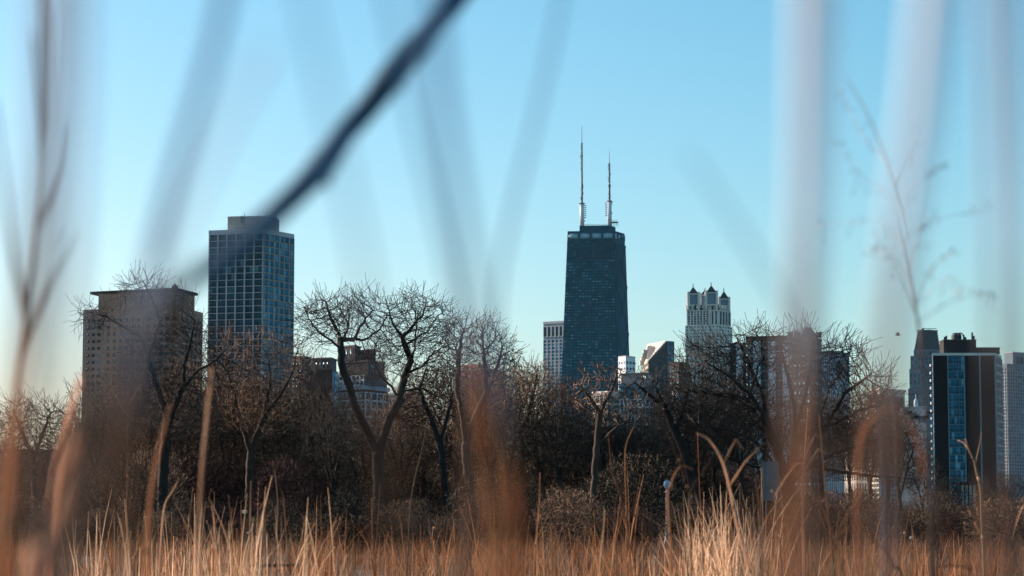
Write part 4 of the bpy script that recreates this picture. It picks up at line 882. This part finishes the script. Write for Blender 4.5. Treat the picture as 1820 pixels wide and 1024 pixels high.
# fluffy dried flower heads
def flower(px, py, D, r, lab):
    p = pt(px, py, D); o = empty('dried_flower', lab, 'flower', (p.x+.03, D, 0), 'dried flower heads'); m = MB(); m.tube([(p.x+.03, D, -.02), (p.x+.02, D, p.z*.5), (p.x, D, p.z)], [.0028, .002, .0015], 6); m.build('stem', M['straw_brown'], o, True)
    m = MB()
    for k in range(90):
        z = 1-2*(k+.5)/90; a = k*2.4; q = math.sqrt(1-z*z); d = Vector((q*math.cos(a), q*math.sin(a), z*.8)); m.tube([p+d*.002, p+d*r], [.0012, .0035], 3)
    m.build('flower_head', M['fluff'], o)
flower(435, 910, 30, .032, 'round white seed head floating against the dark brush'); flower(441, 947, 30, .018, 'small white seed head below the larger round one')
flower(1620, 956, 26, .019, 'white topped dried flower on a thin stem at lower right'); flower(1608, 947, 28, .014, 'small pale dried flower left of the white topped one'); flower(1655, 961, 28, .012, 'tiny pale dried flower right of the white topped one')

# ---------------------------------------------------------------- park furniture
p = pt(1186, 861, 138); zg = p.z; o = empty('lamp_post', 'grey park lamp post with round bluish globe', 'lamp post', (p.x, 138, 0))
m = MB(); m.lathe((p.x, 138, 0), [(.24, 0), (.24, .25), (.17, .35), (.15, .9), (.11, 1.1), (.095, zg-.55), (.13, zg-.5), (.13, zg-.42), (.08, zg-.38), (.10, zg-.24)], 14); m.build('pole', M['pole'], o, True)
m = MB(); m.lathe((p.x, 138, zg), [(.09, -.235), (.16, -.2), (.22, -.08), (.225, .03), (.18, .15), (.09, .22), (.03, .24)], 18); gl = m.build('globe', M['globe'], o, True)
m = MB(); m.lathe((p.x, 138, zg), [(.05, .235), (.03, .3), (.005, .36)], 10); m.build('finial', M['pole'], gl, True)
p = pt(1370, 821, 112); q = pt(1370, 889, 112); hw = 14*112/FP; o = empty('sign_panel', 'plain grey sign panel seen from behind at the spreading tree trunk', 'sign', (p.x, 112, 0))
m = MB(); m.box(p.x-hw, 112, q.z, p.x+hw, 112.04, p.z); m.box(p.x-hw-.02, 111.985, q.z-.03, p.x+hw+.02, 112.055, q.z-.001); m.box(p.x-hw-.02, 111.985, p.z+.001, p.x+hw+.02, 112.055, p.z+.03); m.build('panel', M['sign_grey'], o)
for s_ in (-.6, .6): m = MB(); m.box(p.x+s_*hw-.03, 112.06, -.05, p.x+s_*hw+.03, 112.12, p.z-.05); m.build('post', M['pole'], o)
p = pt(462, 1002, 46); o = empty('bench', 'low dark backless bench half hidden in the grass at lower left', 'bench', (p.x, 46, 0)); L_ = 75*46/FP
m = MB()
for k in range(3): m.box(p.x-L_, 45.8+k*.17, p.z-.06, p.x+L_, 45.95+k*.17, p.z)
m.build('seat', M['timber'], o)
for s_ in (-.8, .8): m = MB(); m.box(p.x+s_*L_-.05, 45.84, 0, p.x+s_*L_+.05, 46.26, p.z-.061); m.build('leg', M['timber'], o)
# ---------------------------------------------------------------- bird
p = pt(1595.5, 595.5, 210); o = empty('bird', 'small dark bird flying between the bare branches and the black tower', 'bird', tuple(p)); m = MB()
m.tube([p+Vector((-.26, .0, .0)), p+Vector((-.2, 0, .0)), p+Vector((-.06, 0, -.02)), p+Vector((.08, 0, -.03)), p+Vector((.17, 0, .0)), p+Vector((.22, 0, .02)), p+Vector((.27, 0, .015))], [.03, .035, .06, .07, .045, .04, .006], 10); bd = m.build('body', M['feather'], o, True)
for s_ in (-1, 1):
    m = MB(); a_ = [p+Vector((.08, s_*.05, 0)), p+Vector((-.08, s_*.05, 0)), p+Vector((-.12, s_*.25, .13)), p+Vector((-.16, s_*.42, .18)), p+Vector((.02, s_*.40, .20)), p+Vector((.12, s_*.22, .14))]
    m.v = [tuple(q) for q in a_]+[tuple(q+Vector((0, 0, .015))) for q in a_]; m.f = [[0, 1, 2, 3, 4, 5], [11, 10, 9, 8, 7, 6]]+[[i, (i+1) % 6, 6+(i+1) % 6, 6+i] for i in range(6)]; m.build('wing', M['feather'], o)

# ---------------------------------------------------------------- blurred stems close to the lens
NG = 'blurred grass stems close to the viewer'
def near(label, path, D, wmm, mt, **k): return stalk('reed_stem', label, path, D, wmm, mt, NG, cat='reed', **k)
Q = [Vector((1.0, 2.6, -.03)), Vector((.96, 2.58, .8)), Vector((.85, 2.5, 1.6)), Vector((.55, 2.45, 2.0)), Vector((.2, 2.4, 1.97)), pt(860, -70, 2.4), pt(800, 8, 2.4), pt(757, 62, 2.35), pt(700, 130, 2.3), pt(655, 190, 2.3), pt(610, 240, 2.25), pt(572, 296, 2.2), pt(530, 340, 2.1), pt(490, 378, 1.95), pt(420, 440, 1.7), pt(340, 500, 1.5), pt(270, 545, 1.4)]
o = empty('bare_twig', 'dark thick twig crossing diagonally from top centre toward the glazed tower', 'twig', tuple(Q[0]), NG)
RR = [.015, .014, .013, .012, .0115, .0112, .0108, .0105, .0118, .0098, .0094, .0108, .009, .0085, .0065, .0045, .0015]
RR = [q*1.25 for q in RR]; mb = MB(); mb.tube(Q, RR, 10); mb.build('stem', M['stem_dark'], o, True)
for a_, dx, dz in ((8, .005, -.009), (11, .003, -.010), (11, -.006, .006), (9, -.005, .006)):
    mb = MB(); q = Q[a_]; mb.tube([q, q+Vector((dx, 0, dz)), q+Vector((dx*1.7, 0, dz*1.9))], [.006, .005, .002], 7); mb.build('bud', M['stem_dark'], o, True)
near('broad pale reed standing nearly vertical left of the fine seed panicle', [(1425, 1100), (1424, 900), (1425, 700), (1430, 500), (1438, 250), (1445, 0), (1450, -150)], .95, 4.4, 'reed', r_end=3.9)
near('broad grey reed curving up right behind the fine seed panicle', [(1575, 1100), (1572, 900), (1580, 640), (1605, 400), (1635, 200), (1658, 0), (1670, -150)], .9, 4, 'reed', r_end=4.0)
near('faint reed near the right edge', [(1775, 1100), (1772, 700), (1768, 400), (1760, 100), (1752, -150)], 1.0, 3, 'reed_dim', r_end=2.2)
near('faint grey reed at the very right edge', [(1830, 1100), (1822, 600), (1808, 200), (1800, -150)], 1.0, 3, 'reed_dim', r_end=2.2)
near('brown branching weed stem rising along the left side', [(-10, 1080), (5, 900), (25, 720), (45, 560), (60, 430), (72, 300), (75, 180), (70, 60), (66, -80)], 2.1, 13, 'weed', r_end=.8, branches=[[(58, 440), (92, 370), (110, 300), (118, 220)], [(48, 520), (60, 420), (66, 300), (60, 180), (52, 60)], [(40, 580), (22, 470), (8, 330), (-12, 180)], [(30, 690), (62, 600), (92, 500), (128, 410)], [(74, 330), (92, 220), (95, 80), (100, -60)], [(62, 420), (85, 300), (84, 160), (80, 20)]])
near('second dark stem standing close beside the branching weed at left', [(10, 1080), (22, 900), (34, 740), (52, 600), (68, 470), (80, 340), (82, 220), (79, 100)], 1.9, 9, 'weed', r_end=.5)
near('orange lit stem low at the left edge', [(-5, 1080), (0, 960), (6, 850), (22, 720), (40, 600)], 1.5, 6, 'near_orange', r_end=.6)
near('very broad whitish reed at the top left corner', [(20, 1100), (40, 700), (70, 400), (85, 200), (90, 0), (92, -150)], .75, 4, 'reed', r_end=2.6)
near('pale reed leaning right beside the top left corner', [(100, 1100), (110, 700), (128, 400), (138, 150), (140, -150)], .85, 6, 'reed', r_end=1)
near('blurred reed leaning right above the glazed tower', [(215, 1100), (235, 800), (262, 520), (300, 350), (345, 200), (385, 60), (410, -80)], 1.1, 7, 'reed_blue', r_end=.9)
near('faint leaning reed left of the glazed tower top', [(110, 1100), (180, 800), (250, 560), (320, 400), (400, 230), (480, 80)], .9, 4, 'reed', r_end=.8)
near('wide faint blade sweeping down from top centre', [(868, 1100), (864, 800), (850, 600), (825, 430), (800, 280), (778, 120), (765, -80)], .95, 3, 'reed_blue', r_end=2.4)
near('thin blade crossing behind the wide faint one at top centre', [(905, 1100), (866, 800), (824, 600), (790, 430), (745, 250), (700, 60), (680, -50)], 1.2, 3.5, 'reed_blue', r_end=.8)
near('narrow faint stem curving up right of the wide faint blade', [(935, 1100), (905, 800), (882, 560), (905, 400), (940, 260), (970, 130), (995, 10), (1005, -60)], 1.6, 3.6, 'reed_blue', r_end=.8)
near('very faint stem above the forked tree', [(700, 1100), (680, 800), (650, 500), (590, 220), (530, -50)], .9, 3, 'reed_blue', r_end=.8)
near('faint slanting stem right of the castle tower top', [(1450, 1100), (1440, 800), (1405, 580), (1340, 450), (1270, 340), (1220, 270)], 1.3, 3.2, 'reed_blue', r_end=.4)
near('broad orange brown blade in front of the brick building', [(888, 1100), (885, 960), (876, 840), (868, 740), (862, 670), (858, 650)], 1.5, 7, 'near_orange', r_end=.5)
near('second amber stem right beside the broad orange brown blade', [(925, 1100), (915, 950), (905, 800), (896, 720), (893, 640)], 1.6, 3.5, 'near_orange', r_end=.4)
near('grey pink blade left of the broad orange brown one', [(818, 1100), (820, 1000), (824, 900), (822, 820), (828, 760), (840, 700), (852, 590)], 2.2, 5, 'straw_brown', r_end=.35)
near('pale leaf bundle at the bottom centre', [(800, 1100), (812, 1020), (820, 985), (818, 940)], 2.6, 9, 'straw_pale', r_end=.3)
near('wide brown plume stem rising right in front of the overhanging roof tower', [(50, 1110), (110, 980), (170, 850), (235, 690), (290, 570), (345, 470)], 1.2, 6, 'straw_brown', r_end=.5)
near('brown blade left of the wide brown plume', [(100, 1100), (150, 920), (190, 790), (230, 640), (262, 540)], 1.1, 4.5, 'straw_brown', r_end=.5)
near('pink lit blade in the bottom left corner', [(50, 1110), (75, 1000), (100, 920), (118, 850), (140, 780)], 1.7, 11, 'straw_pale', r_end=.3)
near('bright short leaf at left between tree and brick tower', [(80, 1100), (95, 900), (104, 825), (118, 775), (138, 700), (146, 670)], 3.2, 9, 'straw_pale', r_end=.6)
near('bright leaf right of the short one at left', [(105, 1100), (112, 900), (120, 825), (140, 780), (152, 735), (160, 700)], 3.2, 8, 'straw_pale', r_end=.5)
near('thin pinkish stem crossing between overhanging roof tower and glazed tower', [(352, 1080), (354, 960), (358, 850), (366, 760), (373, 690), (377, 655)], 6.5, 9, 'straw_pale', r_end=.6)
near('tan stem leaning right below the dense dark tree', [(258, 1080), (262, 960), (268, 880), (282, 800), (296, 745), (303, 720)], 5.5, 9, 'straw', r_end=.5)
near('orange looping blade arching over in front of the balcony tower', [(1528, 1080), (1524, 900), (1528, 790), (1542, 750), (1565, 731), (1592, 733), (1618, 752), (1636, 800), (1640, 850)], 3.8, 5, 'straw_orange', r_end=0.6)
near('brown haze of a stem in front of the spreading tree trunk', [(1395, 1100), (1400, 950), (1408, 800), (1420, 640)], 1.25, 5, 'near_orange', r_end=0.4)
near('broad brown blade at lower right beneath the gothic tower', [(1350, 1100), (1352, 980), (1362, 900)], 1.3, 11, 'straw_brown', r_end=.5)
near('brown blade below the striped tower', [(1500, 1100), (1495, 980), (1490, 860), (1500, 760)], 1.1, 6, 'straw_brown', r_end=.4)
near('dark brown upright stem below the balcony tower', [(1585, 1080), (1583, 900), (1580, 760), (1575, 700)], 2.4, 9, 'stem_dark', r_end=.6)
near('khaki upright stem left of the black tower foot', [(1662, 1080), (1664, 980), (1668, 890), (1672, 860)], 3.0, 10, 'straw_brown', r_end=.6)
near('brown upright stem in front of the black tower foot', [(1752, 1080), (1750, 980), (1748, 900), (1742, 850)], 2.2, 8, 'straw_brown', r_end=.4)
near('amber upright stem at the right edge bottom', [(1800, 1080), (1796, 980), (1790, 880), (1786, 830)], 2.0, 8, 'straw_orange', r_end=.4)
# fine seed panicle
pan = [(1655, 1080), (1650, 800), (1640, 640), (1633, 580), (1622, 500), (1608, 420), (1588, 330), (1562, 250), (1535, 190), (1505, 140)]
o = stalk('seed_panicle', 'fine branching pale grass panicle with tiny seeds rising above the mansard tower', pan, 5.5, 8, 'reed_tall', NG, cat='reed', r_end=.3)
ends = [((1630, 560), (1590, 470), (1560, 430)), ((1628, 540), (1660, 480), (1700, 440)), ((1622, 500), (1570, 460), (1540, 440)), ((1618, 480), (1640, 420), (1655, 300)), ((1612, 440), (1560, 400), (1465, 400)), ((1610, 430), (1660, 400), (1760, 370)), ((1600, 380), (1640, 330), (1680, 290)), ((1595, 360), (1540, 330), (1465, 230)), ((1588, 330), (1620, 270), (1650, 180)), ((1575, 290), (1530, 250), (1490, 150)), ((1628, 545), (1690, 500), (1775, 560)), ((1632, 575), (1700, 540), (1760, 520))]
m = MB(); sd_ = MB()
for e in ends:
    dd = random.uniform(-.05, .05); Q = [pt(e[0][0], e[0][1], 5.5), pt(e[1][0], e[1][1], 5.5+dd), pt(e[2][0], e[2][1], 5.5+2*dd)]; m.tube([Q[0], Q[0].lerp(Q[1], .5)+Vector((0, 0, .012)), Q[1]+Vector((0, 0, .012)), Q[2]], [.0014, .0012, .0010, .0006], 5)
    for k in range(9):
        t = random.uniform(.25, 1); b0 = (Q[0].lerp(Q[1], t*2) if t < .5 else Q[1].lerp(Q[2], t*2-1)); q = b0+Vector((random.gauss(0, .014), random.gauss(0, .014), random.gauss(0, .014)))
        m.tube([b0, q], [.0010, .0008], 4); sd_.lathe(tuple(q), [(.0003, -.003), (.0016, -.001), (.0013, .002), (.0002, .004)], 6)
m.build('branch', M['straw_grey'], o); tag(sd_.build('seed', M['stem_dark'], o), kind='stuff')
# ---------------------------------------------------------------- air
hm = bpy.data.materials.new('haze'); hm.use_nodes = True; t = hm.node_tree; t.nodes.remove(t.nodes['Principled BSDF']); pv = t.nodes.new('ShaderNodeVolumePrincipled')
pv.inputs['Color'].default_value = (.50, .80, 1, 1); pv.inputs['Density'].default_value = .000008; pv.inputs['Anisotropy'].default_value = .3; t.links.new(pv.outputs[0], t.nodes['Material Output'].inputs['Volume'])
m = MB(); m.box(-1400, -60, -1, 1400, 3400, 520); tag(m.build('haze', hm), kind='stuff')
